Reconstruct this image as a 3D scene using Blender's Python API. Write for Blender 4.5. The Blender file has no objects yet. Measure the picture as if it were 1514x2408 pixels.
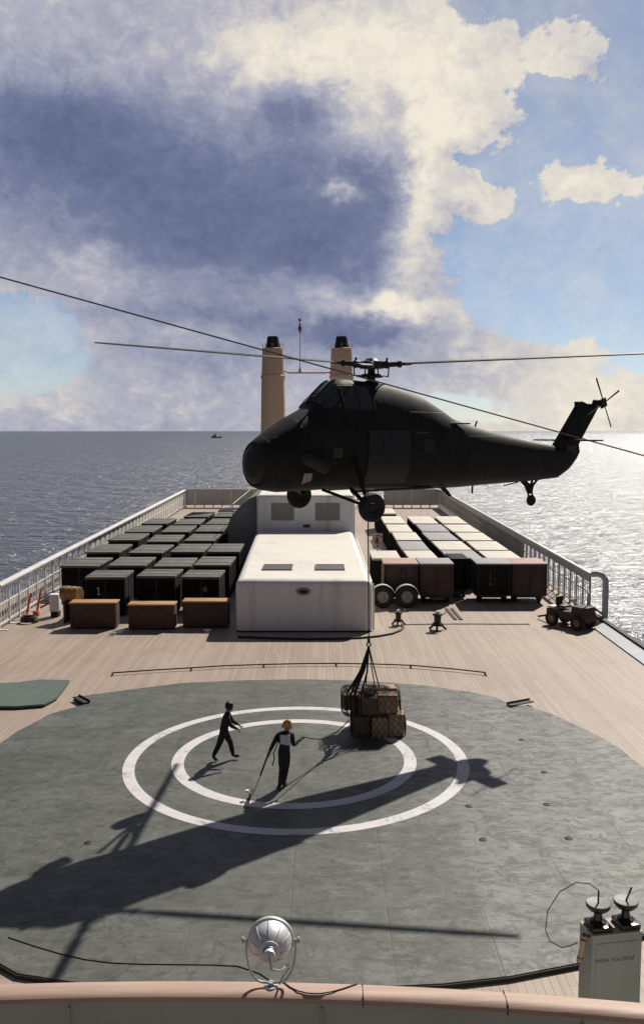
import bpy, bmesh, math, random
from mathutils import Vector, Matrix
R = math.radians
random.seed(7)
sc = bpy.context.scene
col = sc.collection

# ------------------------------------------------------------------ camera model (used only to read real positions off the ground)
W_, H_, F_, HC = 1514.0, 2408.0, 2110.0, 9.7
PITCH = math.atan((H_ / 2 - 1013) / F_)
def ray(px, py):
    x = (px - W_ / 2) / F_; z = -(py - H_ / 2) / F_
    c, s = math.cos(PITCH), math.sin(PITCH)
    return Vector((x, c + z * s, -s + z * c))
def gnd(px, py, z=0.0):
    r = ray(px, py); t = (z - HC) / r.z
    return (r.x * t, r.y * t)
def azel(px, py):
    r = ray(px, py).normalized()
    return math.degrees(math.atan2(r.x, r.y)), math.degrees(math.asin(r.z))

SUN_AZ, SUN_EL = R(31), R(44.5)
SUN_DIR = Vector((math.sin(SUN_AZ) * math.cos(SUN_EL), math.cos(SUN_AZ) * math.cos(SUN_EL), math.sin(SUN_EL)))

# ------------------------------------------------------------------ node helpers
class NT:
    def __init__(self, tree):
        self.t = tree; self.n = tree.nodes; self.l = tree.links
    def node(self, typ, **kw):
        nd = self.n.new(typ)
        for k, v in kw.items():
            if k.startswith('in_'):
                key = k[3:]
                nd.inputs[int(key) if key.isdigit() else key].default_value = v
            else: setattr(nd, k, v)
        return nd
    def link(self, a, b): self.l.new(a, b)
    def m(self, op, a, b=None, c=None, clamp=False):
        nd = self.n.new('ShaderNodeMath'); nd.operation = op; nd.use_clamp = clamp
        for i, v in enumerate((a, b, c)):
            if v is None: continue
            if isinstance(v, (int, float)): nd.inputs[i].default_value = v
            else: self.l.new(v, nd.inputs[i])
        return nd.outputs[0]
    def mixc(self, f, a, b, mode='MIX'):
        nd = self.n.new('ShaderNodeMix'); nd.data_type = 'RGBA'; nd.blend_type = mode
        for s, v in ((nd.inputs[0], f), (nd.inputs[6], a), (nd.inputs[7], b)):
            if isinstance(v, (int, float)): s.default_value = v
            elif isinstance(v, (tuple, list)): s.default_value = (*v[:3], 1)
            else: self.l.new(v, s)
        return nd.outputs[2]
    def ramp(self, f, stops, interp='LINEAR'):
        nd = self.n.new('ShaderNodeValToRGB'); cr = nd.color_ramp; cr.interpolation = interp
        while len(cr.elements) < len(stops): cr.elements.new(0.5)
        for e, (p, c) in zip(cr.elements, stops):
            e.position = p; e.color = (*c, 1) if len(c) == 3 else c
        self.l.new(f, nd.inputs[0]); return nd.outputs[0]
    def smooth(self, v, a, b, lo=0.0, hi=1.0):
        nd = self.n.new('ShaderNodeMapRange'); nd.interpolation_type = 'SMOOTHSTEP'
        self.l.new(v, nd.inputs[0])
        for i, q in enumerate((a, b, lo, hi)): nd.inputs[i + 1].default_value = q
        return nd.outputs[0]

def new_mat(name):
    m = bpy.data.materials.new(name); m.use_nodes = True
    nt = NT(m.node_tree); bs = nt.n['Principled BSDF']
    return m, nt, bs

def mat(name, c, rough=0.6, var=0.25, scale=3.0, metal=0.0, bump=0.0, spec=0.5, dirt=None, dirt_amt=0.0, stretch=(1, 1, 1)):
    m, nt, bs = new_mat(name)
    tc = nt.node('ShaderNodeTexCoord'); mp = nt.node('ShaderNodeMapping'); mp.inputs['Scale'].default_value = stretch
    nt.link(tc.outputs['Object'], mp.inputs[0])
    n1 = nt.node('ShaderNodeTexNoise', in_Scale=scale, in_Detail=6.0, in_Roughness=0.6); nt.link(mp.outputs[0], n1.inputs['Vector'])
    lo = tuple(max(0, v * (1 - var)) for v in c); hi = tuple(min(1, v * (1 + var)) for v in c)
    colr = nt.ramp(n1.outputs[0], [(0.3, lo), (0.7, hi)])
    if dirt:
        n2 = nt.node('ShaderNodeTexNoise', in_Scale=scale * 0.35, in_Detail=8.0, in_Roughness=0.7); nt.link(mp.outputs[0], n2.inputs['Vector'])
        colr = nt.mixc(nt.m('MULTIPLY', nt.smooth(n2.outputs[0], 0.5, 0.72), dirt_amt), colr, dirt)
    nt.link(colr, bs.inputs['Base Color'])
    bs.inputs['Roughness'].default_value = rough; bs.inputs['Metallic'].default_value = metal
    bs.inputs['Specular IOR Level'].default_value = spec
    if bump:
        n3 = nt.node('ShaderNodeTexNoise', in_Scale=scale * 2.5, in_Detail=5.0); nt.link(mp.outputs[0], n3.inputs['Vector'])
        b = nt.node('ShaderNodeBump', in_Strength=bump, in_Distance=0.02); nt.link(n3.outputs[0], b.inputs['Height'])
        nt.link(b.outputs[0], bs.inputs['Normal'])
    return m

M = {}
M['white'] = mat('white_paint', (0.78, 0.75, 0.69), 0.55, 0.05, 0.8, dirt=(0.45, 0.38, 0.3), dirt_amt=0.35)
M['white_wall'] = mat('white_wall_paint', (0.78, 0.785, 0.79), 0.5, 0.05, 0.7, dirt=(0.42, 0.33, 0.25), dirt_amt=0.55, stretch=(4, 4, 0.3))
M['grey_wall'] = mat('grey_wall_paint', (0.30, 0.30, 0.31), 0.6, 0.1, 0.5)
M['vent_grey'] = mat('vent_grey', (0.16, 0.15, 0.15), 0.6, 0.2, 6)
M['casing_grey'] = mat('casing_grey_paint', (0.27, 0.268, 0.262), 0.6, 0.2, 0.8, dirt=(0.07, 0.06, 0.055), dirt_amt=0.6)
M['panel_grey'] = mat('panel_grey', (0.30, 0.28, 0.27), 0.7, 0.12, 2)
M['funnel'] = mat('buff_funnel_paint', (0.68, 0.49, 0.355), 0.55, 0.12, 0.5, dirt=(0.36, 0.22, 0.13), dirt_amt=0.5, stretch=(1, 1, 0.15))
M['near_black'] = mat('matt_near_black', (0.02, 0.018, 0.018), 0.7, 0.3, 2)
M['black'] = mat('black_paint', (0.016, 0.015, 0.015), 0.5, 0.3, 4)
M['rubber'] = mat('rubber', (0.018, 0.017, 0.017), 0.75, 0.3, 8)
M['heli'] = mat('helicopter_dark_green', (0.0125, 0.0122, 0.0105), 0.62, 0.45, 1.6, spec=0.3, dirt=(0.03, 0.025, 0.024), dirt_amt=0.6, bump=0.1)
def add_panels(m, sx, sz):
    nt = NT(m.node_tree); bs = nt.n['Principled BSDF']; tc = nt.node('ShaderNodeTexCoord'); sp = nt.node('ShaderNodeSeparateXYZ'); nt.link(tc.outputs['Object'], sp.inputs[0])
    def line(v, step, w):
        t = nt.m('DIVIDE', nt.m('ADD', v, 50.0), step); f = nt.m('FRACT', t); return nt.smooth(nt.m('MULTIPLY', nt.m('MINIMUM', f, nt.m('SUBTRACT', 1.0, f)), step), 0.0, w, 1.0, 0.0)
    ln = nt.m('MAXIMUM', line(sp.outputs[0], sx, 0.018), line(sp.outputs[2], sz, 0.015))
    old = bs.inputs['Base Color'].links[0].from_socket
    nt.link(nt.mixc(nt.m('MULTIPLY', ln, 0.6), old, (0.035, 0.034, 0.030)), bs.inputs['Base Color'])
    b = nt.node('ShaderNodeBump', in_Strength=0.5, in_Distance=0.01); nt.link(nt.m('SUBTRACT', 1.0, ln), b.inputs['Height'])
    if bs.inputs['Normal'].links: nt.link(bs.inputs['Normal'].links[0].from_socket, b.inputs['Normal'])
    nt.link(b.outputs[0], bs.inputs['Normal'])
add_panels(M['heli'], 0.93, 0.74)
M['heli2'] = mat('helicopter_panel', (0.020, 0.019, 0.017), 0.5, 0.4, 2.5)
M['blade'] = mat('rotor_blade_grey', (0.03, 0.031, 0.027), 0.6, 0.2, 1.5)
M['glass'] = mat('cockpit_glass', (0.02, 0.024, 0.026), 0.06, 0.2, 2, spec=0.8)
M['pale_mark'] = mat('pale_marking', (0.42, 0.34, 0.33), 0.6, 0.25, 6)
M['dull_mark'] = mat('dull_marking', (0.07, 0.055, 0.055), 0.7, 0.3, 5)
M['steel'] = mat('steel', (0.32, 0.31, 0.30), 0.4, 0.2, 5, metal=0.7)
M['rail_white'] = mat('rail_white_paint', (0.80, 0.80, 0.80), 0.5, 0.1, 1.5, dirt=(0.4, 0.33, 0.27), dirt_amt=0.4)
M['rail_grey'] = mat('rail_grey_paint', (0.52, 0.54, 0.53), 0.55, 0.12, 1.5, dirt=(0.26, 0.24, 0.21), dirt_amt=0.4)
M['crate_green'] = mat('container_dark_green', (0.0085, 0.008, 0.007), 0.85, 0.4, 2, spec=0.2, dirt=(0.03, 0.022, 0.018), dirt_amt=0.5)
M['cover_green'] = mat('container_grey_green_cover', (0.115, 0.114, 0.102), 0.7, 0.35, 1.6, bump=0.8, dirt=(0.16, 0.13, 0.11), dirt_amt=0.6)
M['rib_green'] = mat('container_rib', (0.075, 0.072, 0.064), 0.65, 0.3, 3)
M['cover_white'] = mat('pale_cover', (0.66, 0.62, 0.55), 0.7, 0.08, 1.2, bump=0.4, dirt=(0.4, 0.36, 0.3), dirt_amt=0.4)
M['cover_lilac'] = mat('grey_cover', (0.32, 0.31, 0.33), 0.7, 0.12, 1.2, bump=0.4)
M['cover_pink'] = mat('pink_edge_cover', (0.44, 0.29, 0.265), 0.7, 0.15, 1.5, bump=0.3)
M['crate_red'] = mat('red_brown_board', (0.072, 0.046, 0.038), 0.75, 0.35, 2.5, dirt=(0.03, 0.02, 0.02), dirt_amt=0.6)
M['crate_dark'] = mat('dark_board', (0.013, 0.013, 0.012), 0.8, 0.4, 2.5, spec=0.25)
M['crate_wood'] = mat('brown_crate_wood', (0.085, 0.047, 0.036), 0.75, 0.35, 4, dirt=(0.05, 0.03, 0.025), dirt_amt=0.6, stretch=(0.4, 1, 3))
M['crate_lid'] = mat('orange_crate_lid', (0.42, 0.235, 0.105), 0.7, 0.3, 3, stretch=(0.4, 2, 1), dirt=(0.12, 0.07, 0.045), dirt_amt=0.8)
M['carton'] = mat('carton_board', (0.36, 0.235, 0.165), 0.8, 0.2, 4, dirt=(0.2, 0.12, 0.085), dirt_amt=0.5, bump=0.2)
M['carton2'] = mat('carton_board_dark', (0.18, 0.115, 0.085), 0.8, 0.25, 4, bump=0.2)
M['tape'] = mat('packing_tape', (0.42, 0.30, 0.21), 0.5, 0.1, 4)
M['net'] = mat('net_rope', (0.022, 0.019, 0.017), 0.85, 0.4, 20)
M['rope'] = mat('rope', (0.16, 0.145, 0.12), 0.85, 0.4, 20)
M['yellow'] = mat('yellow_paint', (0.32, 0.185, 0.07), 0.65, 0.4, 3, dirt=(0.1, 0.05, 0.03), dirt_amt=0.8)
M['red'] = mat('red_paint', (0.55, 0.07, 0.03), 0.5, 0.2, 5)
M['rust'] = mat('rusty_brown', (0.060, 0.026, 0.022), 0.65, 0.4, 5)
M['teak_rail'] = mat('varnished_rail_cap', (0.50, 0.355, 0.285), 0.55, 0.22, 1.6, bump=0.3, dirt=(0.30, 0.19, 0.14), dirt_amt=0.8, stretch=(0.25, 3, 3))
M['bulwark'] = mat('bulwark_grey_green', (0.46, 0.51, 0.45), 0.6, 0.08, 1.2)
M['cabinet'] = mat('cabinet_grey', (0.32, 0.345, 0.34), 0.5, 0.07, 1.5, dirt=(0.12, 0.12, 0.11), dirt_amt=0.35)
M['cab_top'] = mat('cabinet_top_cream', (0.42, 0.34, 0.28), 0.6, 0.15, 3)
M['porcelain'] = mat('black_insulator', (0.014, 0.013, 0.014), 0.22, 0.2, 4)
M['glaze_grey'] = mat('insulator_grey_glaze', (0.17, 0.165, 0.185), 0.5, 0.4, 8)
M['letter_red'] = mat('faded_red_lettering', (0.14, 0.035, 0.035), 0.6, 0.15, 30)
M['alu'] = mat('spun_aluminium', (0.80, 0.81, 0.83), 0.5, 0.08, 5, metal=0.4)
M['alu_dull'] = mat('dull_aluminium', (0.50, 0.52, 0.55), 0.4, 0.1, 6, metal=0.6)
M['fuse'] = mat('tan_tube', (0.42, 0.30, 0.20), 0.5, 0.15, 6)
M['suit'] = mat('dark_overall_cloth', (0.020, 0.018, 0.022), 0.85, 0.35, 9, bump=0.5)
M['suit2'] = mat('black_overall_cloth', (0.015, 0.012, 0.012), 0.85, 0.35, 9, bump=0.5)
M['skin'] = mat('skin', (0.36, 0.18, 0.12), 0.55, 0.1, 12)
M['glove'] = mat('dark_glove', (0.02, 0.013, 0.012), 0.7, 0.3, 12)
M['boot'] = mat('black_boot', (0.012, 0.011, 0.011), 0.4, 0.3, 12)
M['orange'] = mat('orange_helmet', (0.62, 0.24, 0.05), 0.4, 0.1, 8)
M['orange_pale'] = mat('faded_orange_paint', (0.70, 0.36, 0.26), 0.6, 0.1, 5)
M['rust_mark'] = mat('orange_brown_mark', (0.26, 0.12, 0.06), 0.7, 0.3, 5)
M['hair'] = mat('dark_hair', (0.012, 0.010, 0.009), 0.6, 0.3, 30)
M['patch_white'] = mat('white_patch_cloth', (0.62, 0.62, 0.72), 0.8, 0.08, 10)
M['pink'] = mat('pink_ball', (0.62, 0.06, 0.28), 0.4, 0.05, 3)
M['hull'] = mat('hull_white', (0.6, 0.6, 0.6), 0.5, 0.1, 0.2)
M['edge_grey'] = mat('margin_plate_grey', (0.33, 0.37, 0.41), 0.5, 0.12, 1.2, dirt=(0.2, 0.2, 0.2), dirt_amt=0.5)
M['hatch_green'] = mat('hatch_green_paint', (0.085, 0.125, 0.105), 0.6, 0.15, 2)

def ring_mat():
    m, nt, bs = new_mat('white_line_paint')
    tc = nt.node('ShaderNodeTexCoord')
    n1 = nt.node('ShaderNodeTexNoise', in_Scale=1.3, in_Detail=9.0, in_Roughness=0.7); nt.link(tc.outputs['Object'], n1.inputs['Vector'])
    n2 = nt.node('ShaderNodeTexNoise', in_Scale=14.0, in_Detail=5.0); nt.link(tc.outputs['Object'], n2.inputs['Vector'])
    v = nt.m('ADD', nt.m('MULTIPLY', n1.outputs[0], 0.65), nt.m('MULTIPLY', n2.outputs[0], 0.35))
    c = nt.ramp(v, [(0.36, (0.28, 0.28, 0.28)), (0.46, (0.60, 0.58, 0.60)), (0.7, (0.72, 0.69, 0.70))])
    nt.link(c, bs.inputs['Base Color']); bs.inputs['Roughness'].default_value = 0.6
    return m
M['ring'] = ring_mat()

def pad_mat():
    m, nt, bs = new_mat('pad_grey_green_paint')
    tc = nt.node('ShaderNodeTexCoord')
    mp = nt.node('ShaderNodeMapping'); mp.inputs['Location'].default_value = (-0.63 + 1.93 * 10, 0, 0)
    mp.inputs['Rotation'].default_value = (0, 0, R(90))
    nt.link(tc.outputs['Object'], mp.inputs[0])
    # plates 1.93 m wide (x) and 3.1 m long (y): brick texture rotated so that rows run along the ship
    sep = nt.node('ShaderNodeSeparateXYZ'); nt.link(tc.outputs['Object'], sep.inputs[0])
    xw = nt.m('ADD', sep.outputs[0], 0.63 + 19.3)
    ci = nt.m('FLOOR', nt.m('DIVIDE', xw, 1.93))
    fx = nt.m('SUBTRACT', nt.m('DIVIDE', xw, 1.93), ci)
    rnd = nt.node('ShaderNodeTexWhiteNoise', noise_dimensions='1D'); nt.link(ci, rnd.inputs['W'])
    yy = nt.m('DIVIDE', sep.outputs[1], 1.24)
    ri = nt.m('FLOOR', yy); fy = nt.m('SUBTRACT', yy, ri)
    rnd2 = nt.node('ShaderNodeTexWhiteNoise', noise_dimensions='2D')
    cmb = nt.node('ShaderNodeCombineXYZ'); nt.link(ci, cmb.inputs[0]); nt.link(ri, cmb.inputs[1]); nt.link(cmb.outputs[0], rnd2.inputs['Vector'])
    n0 = nt.node('ShaderNodeTexNoise', in_Scale=0.35, in_Detail=4.0); nt.link(tc.outputs['Object'], n0.inputs['Vector'])
    # wobble so that joints are not ruler straight
    ex = nt.m('MULTIPLY', nt.m('MINIMUM', fx, nt.m('SUBTRACT', 1.0, fx)), 1.93)
    ey = nt.m('MULTIPLY', nt.m('MINIMUM', fy, nt.m('SUBTRACT', 1.0, fy)), 1.24)
    edge = nt.m('MINIMUM', ex, ey)
    joint = nt.m('MULTIPLY', nt.smooth(edge, 0.004, 0.03, 1.0, 0.0), nt.m('MULTIPLY', nt.smooth(n0.outputs[0], 0.40, 0.62, 0.25, 1.0), 0.6))
    soft = nt.smooth(edge, 0.0, 0.28, 1.0, 0.0)
    n1 = nt.node('ShaderNodeTexNoise', in_Scale=0.55, in_Detail=8.0, in_Roughness=0.65); nt.link(tc.outputs['Object'], n1.inputs['Vector'])
    mp2 = nt.node('ShaderNodeMapping'); mp2.inputs['Scale'].default_value = (0.85, 1.5, 1); nt.link(tc.outputs['Object'], mp2.inputs[0])
    n2 = nt.node('ShaderNodeTexNoise', in_Scale=1.6, in_Detail=9.0, in_Roughness=0.72, in_Distortion=0.6); nt.link(mp2.outputs[0], n2.inputs['Vector'])
    n3 = nt.node('ShaderNodeTexNoise', in_Scale=45.0, in_Detail=4.0); nt.link(tc.outputs['Object'], n3.inputs['Vector'])
    base = nt.ramp(nt.m('ADD', nt.m('MULTIPLY', n1.outputs[0], 0.5), nt.m('MULTIPLY', rnd2.outputs[0], 0.30)),
                   [(0.2, (0.085, 0.093, 0.080)), (0.5, (0.115, 0.125, 0.110)), (0.75, (0.165, 0.178, 0.165))])
    # newer, paler plates to starboard: a clear seam near the bow end, ragged further aft
    pale = nt.m('ADD', nt.m('MULTIPLY', nt.smooth(sep.outputs[0], 3.17, 3.25), nt.smooth(sep.outputs[1], 23.0, 19.5)), nt.m('MULTIPLY', nt.smooth(nt.m('ADD', sep.outputs[0], nt.m('MULTIPLY', n1.outputs[0], 5.0)), 2.0, 8.5), nt.smooth(sep.outputs[1], 19.5, 23.0)))
    base = nt.mixc(nt.m('MULTIPLY', pale, 0.55), base, (0.215, 0.23, 0.222))
    # worn, scuffed dark streaks that grow denser to the starboard side
    wear = nt.smooth(sep.outputs[0], -2.0, 7.5, 0.35, 1.0)
    streak = nt.m('MULTIPLY', nt.smooth(n2.outputs[0], 0.50, 0.66), wear)
    c = nt.mixc(nt.m('MULTIPLY', streak, 0.75), base, (0.032, 0.036, 0.030))
    lighter = nt.m('MULTIPLY', nt.smooth(n2.outputs[0], 0.50, 0.34), nt.m('MULTIPLY', wear, 0.55))
    c = nt.mixc(lighter, c, (0.27, 0.285, 0.275))
    n4 = nt.node('ShaderNodeTexNoise', in_Scale=0.9, in_Detail=10.0, in_Roughness=0.75, in_Distortion=1.2); nt.link(tc.outputs['Object'], n4.inputs['Vector'])
    c = nt.mixc(nt.m('MULTIPLY', nt.smooth(n4.outputs[0], 0.50, 0.68), 0.55), c, (0.034, 0.034, 0.028))
    n5 = nt.node('ShaderNodeTexNoise', in_Scale=2.8, in_Detail=8.0, in_Roughness=0.7, in_Distortion=0.8); nt.link(mp2.outputs[0], n5.inputs['Vector'])
    c = nt.mixc(nt.m('MULTIPLY', nt.smooth(n5.outputs[0], 0.53, 0.64), nt.m('MULTIPLY', wear, 0.75)), c, (0.03, 0.032, 0.028))
    c = nt.mixc(nt.m('MULTIPLY', nt.smooth(n4.outputs[0], 0.46, 0.34), nt.m('MULTIPLY', wear, 0.5)), c, (0.26, 0.275, 0.265))
    n6 = nt.node('ShaderNodeTexNoise', in_Scale=1.7, in_Detail=11.0, in_Roughness=0.78, in_Distortion=1.6); nt.link(tc.outputs['Object'], n6.inputs['Vector'])
    c = nt.mixc(nt.m('MULTIPLY', nt.smooth(n6.outputs[0], 0.505, 0.585), nt.m('ADD', 0.32, nt.m('MULTIPLY', wear, 0.55))), c, (0.040, 0.043, 0.037))
    mp3 = nt.node('ShaderNodeMapping'); mp3.inputs['Scale'].default_value = (0.9, 2.6, 1); mp3.inputs['Rotation'].default_value = (0, 0, R(8)); nt.link(tc.outputs['Object'], mp3.inputs[0])
    n7 = nt.node('ShaderNodeTexNoise', in_Scale=1.9, in_Detail=7.0, in_Roughness=0.65, in_Distortion=0.7); nt.link(mp3.outputs[0], n7.inputs['Vector'])
    c = nt.mixc(nt.m('MULTIPLY', nt.smooth(n7.outputs[0], 0.585, 0.645), nt.m('MULTIPLY', wear, 0.7)), c, (0.026, 0.028, 0.024))
    c = nt.mixc(nt.m('MULTIPLY', nt.smooth(n7.outputs[0], 0.43, 0.36), nt.m('MULTIPLY', wear, 0.45)), c, (0.30, 0.315, 0.305))
    c = nt.mixc(nt.m('MULTIPLY', soft, 0.13), c, (0.06, 0.062, 0.052))
    c = nt.mixc(nt.m('MULTIPLY', joint, nt.m('ADD', 0.25, nt.m('MULTIPLY', pale, 0.9))), c, (0.035, 0.034, 0.030))
    c = nt.mixc(nt.m('MULTIPLY', nt.smooth(n3.outputs[0], 0.56, 0.7), 0.3), c, (0.05, 0.05, 0.045))
    nt.link(c, bs.inputs['Base Color'])
    r = nt.m('ADD', nt.m('MULTIPLY', n2.outputs[0], 0.22), 0.44); nt.link(r, bs.inputs['Roughness'])
    bs.inputs['Specular IOR Level'].default_value = 0.36
    hgt = nt.m('SUBTRACT', nt.m('ADD', nt.m('MULTIPLY', n2.outputs[0], 0.6), nt.m('MULTIPLY', n3.outputs[0], 0.25)), nt.m('MULTIPLY', joint, 0.35))
    b = nt.node('ShaderNodeBump', in_Strength=0.35, in_Distance=0.03); nt.link(hgt, b.inputs['Height']); nt.link(b.outputs[0], bs.inputs['Normal'])
    return m
M['pad'] = pad_mat()

def deck_mat():
    m, nt, bs = new_mat('teak_planks')
    tc = nt.node('ShaderNodeTexCoord'); sep = nt.node('ShaderNodeSeparateXYZ'); nt.link(tc.outputs['Object'], sep.inputs[0])
    xs = nt.m('DIVIDE', nt.m('ADD', sep.outputs[0], 40.0), 0.155)
    ci = nt.m('FLOOR', xs); fx = nt.m('SUBTRACT', xs, ci)
    r1 = nt.node('ShaderNodeTexWhiteNoise', noise_dimensions='1D'); nt.link(ci, r1.inputs['W'])
    ys = nt.m('ADD', nt.m('DIVIDE', sep.outputs[1], 5.5), nt.m('MULTIPLY', r1.outputs[0], 3.0)); ri = nt.m('FLOOR', ys); fy = nt.m('SUBTRACT', ys, ri)
    cmb = nt.node('ShaderNodeCombineXYZ'); nt.link(ci, cmb.inputs[0]); nt.link(ri, cmb.inputs[1])
    r2 = nt.node('ShaderNodeTexWhiteNoise', noise_dimensions='2D'); nt.link(cmb.outputs[0], r2.inputs['Vector'])
    seam = nt.smooth(nt.m('MINIMUM', fx, nt.m('SUBTRACT', 1.0, fx)), 0.03, 0.10, 1.0, 0.0)
    butt = nt.smooth(nt.m('MINIMUM', fy, nt.m('SUBTRACT', 1.0, fy)), 0.001, 0.004, 1.0, 0.0)
    mp = nt.node('ShaderNodeMapping'); mp.inputs['Scale'].default_value = (6, 0.35, 1); nt.link(tc.outputs['Object'], mp.inputs[0])
    g = nt.node('ShaderNodeTexNoise', in_Scale=1.5, in_Detail=8.0, in_Roughness=0.65); nt.link(mp.outputs[0], g.inputs['Vector'])
    big = nt.node('ShaderNodeTexNoise', in_Scale=0.22, in_Detail=6.0, in_Roughness=0.6); nt.link(tc.outputs['Object'], big.inputs['Vector'])
    v = nt.m('ADD', nt.m('ADD', nt.m('MULTIPLY', r2.outputs[0], 0.20), nt.m('MULTIPLY', g.outputs[0], 0.42)), nt.m('MULTIPLY', big.outputs[0], 0.32))
    c = nt.ramp(v, [(0.28, (0.285, 0.220, 0.174)), (0.55, (0.385, 0.308, 0.252)), (0.82, (0.47, 0.390, 0.33))])
    c = nt.mixc(nt.m('MULTIPLY', nt.m('MAXIMUM', seam, butt), 0.30), c, (0.07, 0.055, 0.045))
    st = nt.node('ShaderNodeTexNoise', in_Scale=0.5, in_Detail=9.0, in_Roughness=0.75); nt.link(tc.outputs['Object'], st.inputs['Vector'])
    c = nt.mixc(nt.m('MULTIPLY', nt.smooth(st.outputs[0], 0.56, 0.75), 0.4), c, (0.20, 0.11, 0.075))
    nt.link(c, bs.inputs['Base Color']); bs.inputs['Roughness'].default_value = 0.58; bs.inputs['Specular IOR Level'].default_value = 0.5
    b = nt.node('ShaderNodeBump', in_Strength=0.3, in_Distance=0.01); nt.link(nt.m('SUBTRACT', g.outputs[0], seam), b.inputs['Height']); nt.link(b.outputs[0], bs.inputs['Normal'])
    return m
M['deck'] = deck_mat()

def sea_mat():
    m, nt, bs = new_mat('sea_water')
    tc = nt.node('ShaderNodeTexCoord')
    def nz(scale, st, det, rough=0.6, dist=0.3):
        mp = nt.node('ShaderNodeMapping'); mp.inputs['Scale'].default_value = st; mp.inputs['Rotation'].default_value = (0, 0, R(14))
        nt.link(tc.outputs['Object'], mp.inputs[0])
        n = nt.node('ShaderNodeTexNoise', in_Scale=scale, in_Detail=det, in_Roughness=rough, in_Distortion=dist); nt.link(mp.outputs[0], n.inputs['Vector']); return n.outputs[0]
    swell = nz(0.030, (0.6, 1.0, 1), 3.0)
    wave = nz(0.16, (0.55, 1.0, 1), 4.0)
    chop = nz(0.42, (0.55, 1.0, 1), 5.0, 0.62)
    h = nt.m('ADD', nt.m('ADD', nt.m('MULTIPLY', swell, 4.5), nt.m('MULTIPLY', wave, 3.2)), nt.m('MULTIPLY', chop, 1.5))
    b = nt.node('ShaderNodeBump', in_Strength=1.0, in_Distance=1.0); nt.link(h, b.inputs['Height']); nt.link(b.outputs[0], bs.inputs['Normal'])
    patch = nz(0.004, (0.4, 1.0, 1), 5.0)
    c = nt.ramp(patch, [(0.35, (0.012, 0.017, 0.034)), (0.65, (0.020, 0.027, 0.048))])
    foam = nt.m('MULTIPLY', nt.smooth(nt.m('ADD', nt.m('MULTIPLY', chop, 0.5), nt.m('MULTIPLY', wave, 0.5)), 0.655, 0.72), nt.smooth(swell, 0.45, 0.6))
    c = nt.mixc(nt.m('MULTIPLY', foam, 0.8), c, (0.55, 0.58, 0.6))
    nt.link(c, bs.inputs['Base Color'])
    bs.inputs['Roughness'].default_value = 0.31; bs.inputs['IOR'].default_value = 1.75; bs.inputs['Specular IOR Level'].default_value = 1.0
    return m
M['sea'] = sea_mat()

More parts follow.
